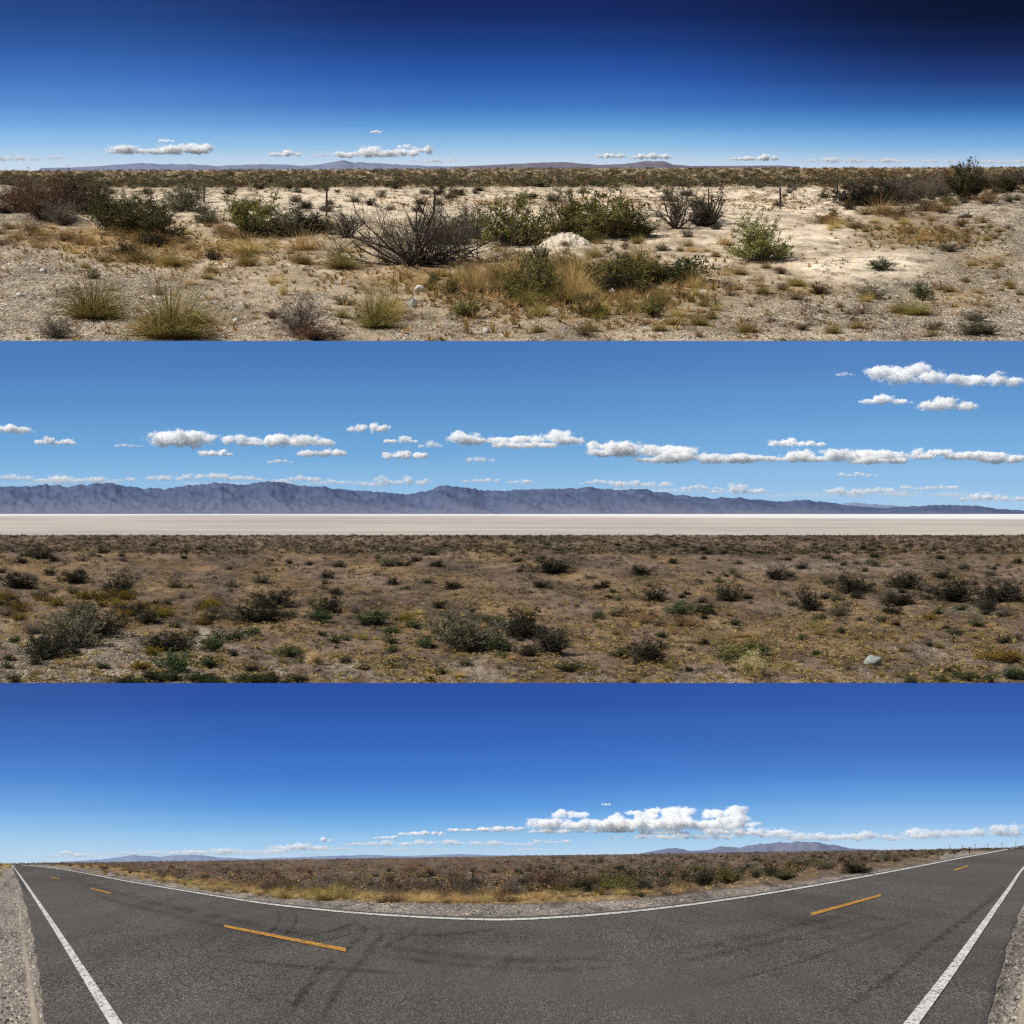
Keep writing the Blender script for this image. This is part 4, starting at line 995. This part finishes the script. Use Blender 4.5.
# ------------------------------------------------------------------ plants, middle strip
B_ = [
 ('sagedark', 48, 660, 46, 30, 'dark rounded shrub lowest of the left cluster, middle strip'),
 ('sage', 72, 652, 56, 38, 'large grey shrub in the middle of the left cluster, middle strip'),
 ('sagedark', 98, 637, 46, 28, 'dark shrub at the upper right of the left cluster, middle strip'),
 ('sage', 75, 625, 34, 22, 'grey shrub at the top of the left cluster, middle strip'),
 ('greybrown', 33, 635, 24, 12, 'low grey brown shrub left of the left cluster, middle strip'),
 ('sagedark', 168, 650, 44, 20, 'low dark shrub left of the sandy wash, middle strip'),
 ('sagedark', 148, 624, 26, 14, 'small dark shrub above the yellow bushes at left, middle strip'),
 ('forb', 214, 651, 24, 20, 'leafy green plant right of the sandy wash, middle strip'),
 ('forb', 237, 641, 18, 12, 'small leafy green plant right of the sandy wash, middle strip'),
 ('forb', 176, 671, 34, 22, 'leafy green plant at the lower end of the sandy wash, middle strip'),
 ('forb', 210, 668, 20, 12, 'small leafy plant below the sandy wash, middle strip'),
 ('sagedark', 255, 622, 54, 18, 'wide dark shrub beside the sandy wash, middle strip'),
 ('sagedark', 272, 604, 40, 18, 'dark shrub behind the wide dark one, middle strip'),
 ('sagedark', 120, 597, 30, 20, 'dark shrub on the left rise, middle strip'),
 ('sagedark', 18, 588, 30, 14, 'dark shrub near the left edge, middle strip'),
 ('sagedark', 72, 582, 30, 12, 'dark shrub on top of the left rise, middle strip'),
 ('sagedark', 42, 563, 22, 9, 'dark shrub far up at the left edge, middle strip'),
 ('sagedark', 330, 612, 26, 18, 'dark shrub standing alone left of centre, middle strip'),
 ('sage', 388, 567, 24, 10, 'grey shrub far back on the tan plain left of centre, middle strip'),
 ('forb', 372, 627, 36, 16, 'leafy green plant mass left of centre, middle strip'),
 ('forb', 320, 623, 24, 12, 'leafy green plant under the lone dark shrub, middle strip'),
 ('forb', 290, 656, 26, 12, 'leafy green plant left of the left straw tuft, middle strip'),
 ('sage', 468, 650, 64, 36, 'largest grey green shrub near the centre, middle strip'),
 ('forb', 500, 654, 28, 16, 'leafy plant at the right foot of the largest central shrub, middle strip'),
 ('sagedark', 522, 638, 38, 26, 'dark shrub right of the largest central shrub, middle strip'),
 ('sagedark', 549, 654, 34, 26, 'dark shrub in front of the central shrubs, middle strip'),
 ('forb', 492, 622, 28, 11, 'leafy green plant behind the largest central shrub, middle strip'),
 ('forb', 425, 645, 16, 12, 'small leafy plant left of the largest central shrub, middle strip'),
 ('forb', 390, 643, 16, 9, 'small leafy plant on the stony soil left of centre, middle strip'),
 ('sagedark', 648, 661, 34, 24, 'dark rounded shrub alone right of centre, middle strip'),
 ('forb', 572, 670, 30, 9, 'low leafy green plant at the bottom right of centre, middle strip'),
 ('forb', 620, 656, 20, 9, 'low leafy plant left of the lone dark rounded shrub, middle strip'),
 ('green', 740, 662, 42, 20, 'green shrub beside the round straw tuft, middle strip'),
 ('forb', 762, 655, 16, 12, 'pale green plant behind the round straw tuft, middle strip'),
 ('pompom', 752, 677, 26, 20, 'round bright straw tuft near the bottom right, middle strip'),
 ('pompom', 315, 664, 17, 13, 'round bright straw tuft at bottom left of centre, middle strip'),
 ('straw', 709, 664, 14, 9, 'small brown straw tuft left of the green shrub, middle strip'),
 ('sagedark', 808, 612, 22, 24, 'tall dark shrub on a bare stem right of centre, middle strip'),
 ('sagedark', 853, 592, 34, 18, 'dark shrub behind the tall dark one at right, middle strip'),
 ('sagedark', 905, 589, 38, 15, 'dark shrub far right in a line of three, middle strip'),
 ('sagedark', 952, 600, 50, 20, 'largest dark shrub at right, middle strip'),
 ('sagedark', 1002, 602, 42, 22, 'dark shrub by the right edge, middle strip'),
 ('sagedark', 900, 605, 32, 11, 'low dark shrub below the line of dark shrubs at right, middle strip'),
 ('sagedark', 778, 580, 22, 13, 'dark shrub on the dark soil right of centre, middle strip'),
 ('sagedark', 729, 602, 26, 16, 'dark shrub on tan soil right of centre, middle strip'),
 ('sagedark', 655, 600, 22, 16, 'dark upright shrub above the orange grass, middle strip'),
 ('sagedark', 640, 576, 18, 10, 'dark shrub far back right of centre, middle strip'),
 ('sagedark', 548, 575, 40, 14, 'dark shrub on the rise in the middle, middle strip'),
 ('forb', 680, 614, 26, 13, 'green plant right of the orange grass, middle strip'),
 ('forb', 702, 617, 26, 9, 'low green plant at the right of the orange grass, middle strip'),
 ('rust', 640, 623, 44, 14, 'orange dry weed under the dark upright shrub, middle strip'),
 ('rust', 680, 628, 40, 9, 'low orange dry weed under the green plants, middle strip'),
 ('straw', 745, 637, 40, 9, 'low straw grass patch behind the green shrub, middle strip'),
 ('yellow', 930, 620, 14, 8, 'small yellow shrub at right, middle strip'),
 ('yellow', 1000, 660, 50, 12, 'yellow rabbitbrush at the lower right edge, middle strip'),
 ('yellow', 405, 622, 20, 9, 'small yellow rabbitbrush left of centre, middle strip'),
 ('yellow', 140, 669, 30, 8, 'yellow rabbitbrush at the lower left, middle strip'),
 ('yellow', 154, 657, 20, 9, 'yellow rabbitbrush under the low dark shrub by the wash, middle strip'),
]
for k, c, r, w_, h_, lb in B_: place('B', k, c, r, w_, h_, lb)
def genB0():
    c = rg.choice([rg.uniform(-20, 60), rg.uniform(60, 130), rg.uniform(130, 235)]); r = rg.gauss(608, 8) if c < 130 else rg.gauss(618, 6)
    h = rg.uniform(6, 12); return 'yellow', c, r, h * rg.uniform(1.6, 2.6), h
scatter('B', 26, genB0, lambda k: 'yellow rabbitbrush in the patch left of the sandy wash, middle strip', lambda k: 'yellow rabbitbrush patch')
def genB1():
    c = rg.uniform(-40, 1064); r = 545 + 75 * rg.random() ** 1.4
    h = (.075 * (r - 525) + 1.4) * rg.uniform(.55, 1.35)
    if fbm(c, r * 2.6, 130, 88) < rg.uniform(-.75, .3): return None
    if c > 230 and c < 760 and r > 590 and rg.random() < .6: h *= .5
    return pick(('sagedark', 6), ('sage', 3), ('greybrown', 3)), c, r, h * rg.uniform(1.5, 2.4), h
scatter('B', 420, genB1, lambda k: f'{adj[k]} {noun(k)} scattered over the brown plain, middle strip', lambda k: f'{adj[k]} {noun(k)}s on the brown plain')
def genB2():
    c = rg.uniform(-20, 1044); r = rg.uniform(610, 684)
    h = rg.uniform(3, 8); return pick(('forb', 3), ('straw', 3), ('greenstraw', 2), ('sagedark', 2), ('rust', 1)), c, r, h * rg.uniform(1.4, 2.4), h
scatter('B', 230, genB2, lambda k: f'small {adj[k]} {noun(k)} in the foreground, middle strip', lambda k: f'small {adj[k]} {noun(k)}s in the middle strip foreground')
for i in range(34):
    c = rg.uniform(110, 300) if i > 8 else rg.uniform(900, 1040); place('B', pick(('forb', 3), ('sagedark', 1)), c, rg.uniform(680, 686), rg.uniform(12, 24), rg.uniform(7, 12), 'leafy dark green plant along the lower edge, middle strip', 'plants along the lower edge', parts=False)
items = []
for i in range(6500):
    c = rg.uniform(-200, 1224); r = 535.6 + 19 * rg.random() ** 1.3; h = .05 * (r - 533) + rg.uniform(.7, 1.8)
    items.append((pick(('sagedark', 5), ('sage', 3), ('brown', 1)), c, r, h * 2.6, h))
for i in range(9500):
    c = rg.uniform(-200, 1224); r = 546 + 132 * rg.random() ** 1.1; h = rg.uniform(.8, 3.0) + 1.6 * rg.random() ** 4
    if fbm(c, r * 3, 90, 77) < rg.uniform(-.8, .3): continue
    items.append((pick(('sagedark', 4), ('sage', 2), ('greybrown', 3)), c, r, h * 2.2, h))
mass('distant_brush', 'B', items, 20)
items = []
for i in range(13000):
    c = rg.uniform(-200, 1224); r = 545 + 145 * rg.random()
    d = float(soilB(np.array([c]), np.array([r]))[2][0])
    if rg.random() > d + .1: continue
    h = (.026 * (r - 530) + 1.0) * rg.uniform(.5, 1.4); items.append((pick(('straw', 3), ('rust', 4), ('greenstraw', 1.5), ('greybrown', 3)), c, r, h * 2.4, h))
mass('dry_grass', 'B', items, 14)

# ------------------------------------------------------------------ plants, bottom strip
low = lerp_list([(-200, 866), (60, 867), (110, 871), (200, 886), (300, 896), (420, 900), (520, 898), (620, 893), (700, 887), (800, 876), (900, 862.5), (1000, 848.5), (1200, 846)])
C_ = [
 ('greenstraw', 522, 897, 8, 5, 'tiny dark tuft alone on the gravel shoulder, bottom strip'),
 ('rust', 680, 888, 20, 17, 'rusty brown rounded shrub right of centre, bottom strip'),
 ('juniper', 785, 880, 20, 9, 'dark green low shrub at the right shoulder, bottom strip'),
 ('sagedark', 856, 873.5, 26, 11, 'dark green shrub beside the right shoulder, bottom strip'),
 ('olive', 728, 884, 24, 17, 'olive shrub right of the rusty shrub, bottom strip'),
 ('sagedark', 706, 886, 22, 16, 'dark shrub between the rusty and the olive shrubs, bottom strip'),
 ('olive', 612, 888, 26, 18, 'olive shrub left of the low black dead shrub, bottom strip'),
 ('brown', 545, 890, 30, 19, 'brown twiggy shrub just right of centre, bottom strip'),
 ('forb', 641, 897, 10, 5, 'tiny dark plant on the right gravel shoulder, bottom strip'),
 ('greenstraw', 600, 895, 16, 9, 'yellow green tuft at the shoulder edge right of centre, bottom strip'),
]
for k, c, r, w_, h_, lb in C_: place('C', k, c, r, w_, h_, lb)
def genC1():
    c = rg.uniform(60, 960); lo = float(low(c)); H = float(Hc(c)); u = rg.random() ** .75
    r = H + 1 + (lo - H - 2) * u; v = r - H
    h = (.3 * v + 1.2) * rg.uniform(.5, 1.2); h = min(h, 15)
    if c < 470: k = pick(('greybrown', 6), ('brown', 5), ('dead', 2), ('sagedark', 1))
    elif c < 560: k = pick(('greybrown', 3), ('brown', 4), ('sagedark', 3))
    else: k = pick(('sagedark', 4), ('olive', 2), ('brown', 3), ('greybrown', 2), ('sage', 1))
    return k, c, r, h * rg.uniform(1.3, 2.1), h
scatter('C', 300, genC1, lambda k: f'{adj[k]} {noun(k)} in the dense brush beyond the road, bottom strip', lambda k: f'{adj[k]} {noun(k)}s beyond the road')
def genC2():
    c = rg.uniform(40, 960) if rg.random() < .35 else rg.uniform(60, 560); lo = float(low(c)); r = lo + rg.uniform(-5, 4.5)
    v = r - float(Hc(c)); h = (.17 * v + .6) * rg.uniform(.6, 1.3)
    return pick(('straw', 5), ('rust', 3), ('greenstraw', 1)), c, r, h * rg.uniform(1.8, 3), h
scatter('C', 230, genC2, lambda k: f'{adj[k]} {noun(k)} along the edge of the far shoulder, bottom strip', lambda k: f'{adj[k]} {noun(k)}s along the shoulder')
items = []
for i in range(5600):
    c = rg.uniform(-200, 1224); H = float(Hc(c)); lo = float(low(c)); r = H + .3 + max(1.5, lo - H - 3) * rg.random() ** 1.5; v = r - H
    h = .17 * v * rg.uniform(.6, 1.2) + rg.uniform(.6, 1.6)
    ks = (('greybrown', 6), ('brown', 5), ('rust', 3 if v > 14 else .5), ('straw', 1.5 if v > 14 else 0), ('sagedark', 1)) if c < 520 else (('sagedark', 5), ('brown', 4), ('greybrown', 2), ('sage', 2))
    items.append((pick(*ks), c, r, h * 2, h))
mass('distant_brush', 'C', items, 22)
items = []
for i in range(3400):
    c = rg.uniform(-100, 1000); lo = float(low(c)); r = lo + rg.gauss(-2, 3.5)
    if c > 600 and rg.random() < .6: continue
    if r > lo + 5: continue
    v = r - float(Hc(c)); h = (.06 * v + .5) * rg.uniform(.5, 1.3); items.append((pick(('straw', 5), ('rust', 2)), c, r, h * 2.6, h))
for i in range(420):
    c = rg.uniform(-60, 10); r = 864.5 + rg.random() ** 2 * 15 * (1 - max(c, 0) / 12); items.append((pick(('straw', 6), ('greenstraw', 1)), c, r, 4, rg.uniform(1, 3.4)))
mass('dry_grass', 'C', items, 14)

# ------------------------------------------------------------------ stones
def stone_mat(name, c1, c2):
    m = bpy.data.materials.new(name); n = NT(m); g = n.n('ShaderNodeNewGeometry')
    f = n.noise(n.coords(), 6, 4); c = n.mix(g.outputs['Random Per Island'], c1, c2); c = n.mix(n.mapr(f, .4, .7, 0, .35), c, tuple(x * .6 for x in c1))
    n.out(n.principled(c, .95, None, .1)); return m
SM = stone_mat('pale_stone', (.2, .165, .125), (.62, .53, .42)); SB = stone_mat('grey_stone', (.12, .105, .09), (.42, .38, .32))
def pebbles(name, tier, n, gen, mat):
    bm = bmesh.new(); bmesh.ops.create_icosphere(bm, subdivisions=1, radius=.5); v0 = np.array([x.co[:] for x in bm.verts]); f0 = [tuple(q.index for q in p.verts) for p in bm.faces]; bm.free()
    V = []; Fc = []; off = 0
    for i in range(n):
        g = gen()
        if g is None: continue
        c, r, px = g; s = float(T[tier](c, r)) / F * px
        v = v0 * RNG.uniform(.6, 1.25, (len(v0), 1)) * np.array([1.2, 1.2, .7]) * s; a = RNG.uniform(0, 6.28)
        v = v @ np.array([[math.cos(a), -math.sin(a), 0], [math.sin(a), math.cos(a), 0], [0, 0, 1]])
        V.append(v + G(tier, c, r)); Fc += [tuple(q + off for q in f) for f in f0]; off += len(v0)
    return stuff(link(name, new_mesh(name, [(np.concatenate(V), Fc, mat)])))
def gA():
    c = rg.uniform(-60, 1084); r = 228 + 120 * rg.random() ** .8; d = soilA(np.array([c]), np.array([r])); 
    if rg.random() > d[0][0] + .25: return None
    return c, r, (.3 + 1.9 * rg.random() ** 3.2) * (.5 + (r - 200) / 140)
pebbles('gravel', 'A', 11000, gA, SM)
def gB():
    c = rg.uniform(-60, 1084); r = 600 + 90 * rg.random() ** .8; d = soilB(np.array([c]), np.array([r]))
    if rg.random() > d[0][0] + .1: return None
    return c, r, (.4 + 2.2 * rg.random() ** 3) * (.5 + (r - 590) / 120)
pebbles('gravel', 'B', 4500, gB, SB)
def gC():
    if rg.random() < .25:
        c = rg.uniform(-30, 40); r = rg.uniform(870, 1030)
        if c > 10 + (r - 866) * .2: return None
        return c, r, .3 + rg.random() ** 2 * (r - 860) / 160 * 1.6
    c = rg.uniform(100, 960); e = float(np.interp(c, [p[0] for p in FAR], [p[1] for p in FAR])); r = e - 3.5 - rg.random() * max(.5, (e - float(low(c)) - 3))
    return c, r, rg.uniform(.3, .9)
pebbles('gravel', 'C', 2600, gC, SM)

def boulder(tier, c, r, w_, h_, label, mat, seed, name='rock'):
    bm = bmesh.new(); bmesh.ops.create_icosphere(bm, subdivisions=3, radius=.5)
    for v in bm.verts:
        d = noise.noise(v.co * 2.4 + Vector((seed, 0, 0))) * .28 + noise.noise(v.co * 6 + Vector((seed, 5, 0))) * .08
        v.co *= 1 + d; v.co.z = round(v.co.z * 5) / 5 * .35 + v.co.z * .65
    me = bpy.data.meshes.new(name); bm.to_mesh(me); bm.free(); me.materials.append(mat)
    o = link(name, me); s = float(T[tier](c, r)) / F; p = G(tier, c, r); o.location = (p[0], p[1], p[2] + .3 * h_ * s); o.scale = (w_ * s, w_ * s, h_ * s * 1.4); o.rotation_euler = (0, 0, seed)
    return tag(o, label, 'rock')
SW2 = stone_mat('white_dirt', (.6, .49, .36), (.74, .62, .47))
SW = stone_mat('white_rock', (.5, .46, .4), (.62, .57, .5)); SG = stone_mat('blue_grey_rock', (.26, .28, .27), (.34, .36, .34)); SD = stone_mat('dark_rock', (.1, .095, .09), (.16, .15, .14))
boulder('B', 873, 665, 18, 9, 'angular grey boulder alone in the dry grass, middle strip', SG, 3)
def mound(tier, c0, r0, wc, hr, up, label):
    us = np.linspace(-1, 1, 61); vs_ = np.linspace(-1, 1, 41); UU, VV = np.meshgrid(us, vs_); d = UU ** 2 + VV ** 2
    c = c0 + UU * wc; r = r0 + VV * hr; base = G(tier, c, r); s = T[tier](c, r) / F
    nz = np.array([noise.fractal(Vector((a * 3.3, b * 3.3, 5)), 1, 2, 5) for a, b in zip(UU.ravel(), VV.ravel())]).reshape(UU.shape)
    z = up * np.clip(1 - d ** 1.1, 0, 1) ** .9 * (1 + .45 * nz) + .8 * nz * (d < .9) - 1.2 * (d > .98) - .5
    V = base.copy(); V[..., 2] += z * s
    keep = [(i * 61 + j, i * 61 + j + 1, (i + 1) * 61 + j + 1, (i + 1) * 61 + j) for i in range(40) for j in range(60) if d[i, j] < 1.15]
    me = new_mesh('dirt_mound', [(V.reshape(-1, 3), keep, matMound)])
    return tag(link('dirt_mound', me), label, 'dirt mound')
matMound = soil_mat('chalky_dirt', (.66, .56, .43), (.8, .7, .56), (.3, .25, .2), (.5, .42, .33), (.8, .66, .49), (.4, .27, .12), .22, .4)
mound('A', 565, 248, 27, 5.5, 9, 'pale dirt mound between the tall olive and the tall green shrubs, top strip')
for i, (c, r, w_, h_, lb, mt) in enumerate([
    (564, 299, 7, 6, 'bright white stone in front of the near brush, top strip', SW), (413, 307, 9, 9, 'grey stone below the large dead shrub, top strip', SG),
    (486, 332, 7, 5, 'white stone near the bottom centre, top strip', SW), (613, 294, 9, 6, 'white stone under the low olive shrub, top strip', SW),
    (420, 292, 12, 7, 'pale broken rock below the branch heap, top strip', SW), (43, 273, 7, 4, 'white stone on the left gravel, top strip', SW), (236, 322, 6, 5, 'white stone right of the largest bunchgrass, top strip', SW),
    (20, 296, 8, 4, 'flat white stone near the left edge gravel, top strip', SW), (965, 218.5, 14, 3, 'flat dark slab lying on the right gravel bank, top strip', SD),
    (650, 231, 5, 4, 'small white stone left of the bare dead shrubs, top strip', SW)]): boulder('A', c, r, w_, h_, lb, mt, i + 10)

# ------------------------------------------------------------------ fence posts and far utility poles
PM = bark_mat('post_steel', (.03, .024, .02), (.07, .055, .045), 2)
def post(tier, c, r, h_, wpx, label, lean=0):
    s = float(T[tier](c, r)) / F; hh = h_ * s; w_ = wpx * 1.35 * s / 2; hh *= 1.1
    bm = bmesh.new()
    bmesh.ops.create_cube(bm, size=1, matrix=Matrix.Translation((0, 0, hh / 2)) @ Matrix.Diagonal((w_ * 2, w_ * .6, hh, 1)))          # flange
    bmesh.ops.create_cube(bm, size=1, matrix=Matrix.Translation((0, w_ * .9, hh / 2 - .01)) @ Matrix.Diagonal((w_ * .6, w_ * 1.2, hh * .99, 1)))   # web
    for k in range(6):
        bmesh.ops.create_cube(bm, size=1, matrix=Matrix.Translation((0, -w_ * .42, hh * (.35 + .11 * k))) @ Matrix.Diagonal((w_ * 1.2, w_ * .25, hh * .02, 1)))
    me = bpy.data.meshes.new('fence_post'); bm.to_mesh(me); bm.free(); me.materials.append(PM)
    o = link('fence_post', me); o.location = G(tier, c, r).tolist(); o.rotation_euler = (0, R(lean), 0)
    return tag(o, label, 'fence post', 'thin steel fence posts')
post('A', 204, 203, 17, 1.5, 'leftmost thin fence post, on pale sand, top strip'); post('A', 326.5, 217, 26, 1.4, 'thin fence post between the olive sagebrush and the large dead shrub, top strip', 0)
post('A', 434.5, 214, 22, 1.3, 'thin fence post behind the large dead shrub, top strip'); post('A', 780.5, 208, 20, 1.4, 'thin fence post on the sand right of the bare dead shrubs, top strip')
post('A', 837.5, 198, 15, 1.2, 'rightmost thin fence post left of the right brush, top strip'); post('C', 473, 893, 22, 1.2, 'thin dark post in the brush behind the tangled dead shrub, bottom strip')
post('C', 969.5, 854, 6.5, .8, 'short dark marker post beside the right road, bottom strip')
def pole(tier, c, r, h_, label, mat):
    s = float(T[tier](c, r)) / F; hh = h_ * s
    o = bpy.data.objects.new('utility_pole', None); COL.objects.link(o); o.location = G(tier, c, r).tolist()
    v, f = tube([(0, 0, 0), (0, 0, hh * .5), (0, 0, hh)], [.3 * s, .27 * s, .22 * s], 6); link('pole', new_mesh('pole', [(v, f, mat)]), o)
    v, f = tube([(-1.4 * s, 0, hh * .88), (1.4 * s, 0, hh * .88)], [.17 * s, .17 * s], 4); link('crossarm', new_mesh('crossarm', [(v, f, mat)]), o)
    return tag(o, label, 'utility pole', 'utility poles along the ' + ('top' if tier == 'A' else 'bottom') + ' horizon')
for c, h_ in ((28, 8), (69, 7), (103, 7), (130, 5), (161, 6), (192, 7), (288, 6), (352, 7), (384, 5), (433, 6)): pole('A', c, 170.5, h_, 'tiny utility pole on the horizon before the distant hills, top strip', M['wood'])
for c, h_ in ((950, 5), (962, 5), (975, 6), (988, 6), (1002, 7), (1016, 8)): pole('C', c, float(Hc(c)) + 1, h_, 'tiny utility pole on the horizon above the right road, bottom strip', M['wood'])

# ------------------------------------------------------------------ daylight
SUN_EL, SUN_AZ = 48.0, -62.0          # azimuth of the sun as seen from behind the camera: to the left
sd = bpy.data.lights.new('sun', 'SUN'); sd.energy = 5.0; sd.angle = R(.53); sd.color = (1, .95, .86)
sun = bpy.data.objects.new('sun', sd); COL.objects.link(sun)
a = R(SUN_AZ); to_sun = Vector((math.sin(a) * math.cos(R(SUN_EL)), -math.cos(a) * math.cos(R(SUN_EL)), math.sin(R(SUN_EL))))
sun.rotation_euler = to_sun.to_track_quat('Z', 'Y').to_euler(); sun.location = (-60, -60, 90)
wld = bpy.data.worlds.new("World"); scene.world = wld; wld.use_nodes = True
nt = wld.node_tree; nt.nodes.clear()
skyn = nt.nodes.new('ShaderNodeTexSky'); skyn.sky_type = 'NISHITA'; skyn.sun_disc = False; skyn.sun_elevation = R(SUN_EL)
skyn.sun_rotation = math.atan2(to_sun.x, to_sun.y); skyn.altitude = 1300; skyn.air_density = 1; skyn.dust_density = .4
bg = nt.nodes.new('ShaderNodeBackground'); bg.inputs[1].default_value = .07; ow = nt.nodes.new('ShaderNodeOutputWorld')
nt.links.new(skyn.outputs[0], bg.inputs[0]); nt.links.new(bg.outputs[0], ow.inputs[0])
vs_ = scene.view_settings; vs_.view_transform = 'Standard'; vs_.look = 'None'; vs_.exposure = 0; vs_.gamma = 1
scene.render.engine = 'CYCLES'
cy = scene.cycles; cy.max_bounces = 24; cy.diffuse_bounces = 3; cy.glossy_bounces = 2; cy.transparent_max_bounces = 12; cy.transmission_bounces = 3; cy.volume_bounces = 20
cy.use_denoising = False; cy.filter_width = 1.3; cy.sample_clamp_indirect = 6
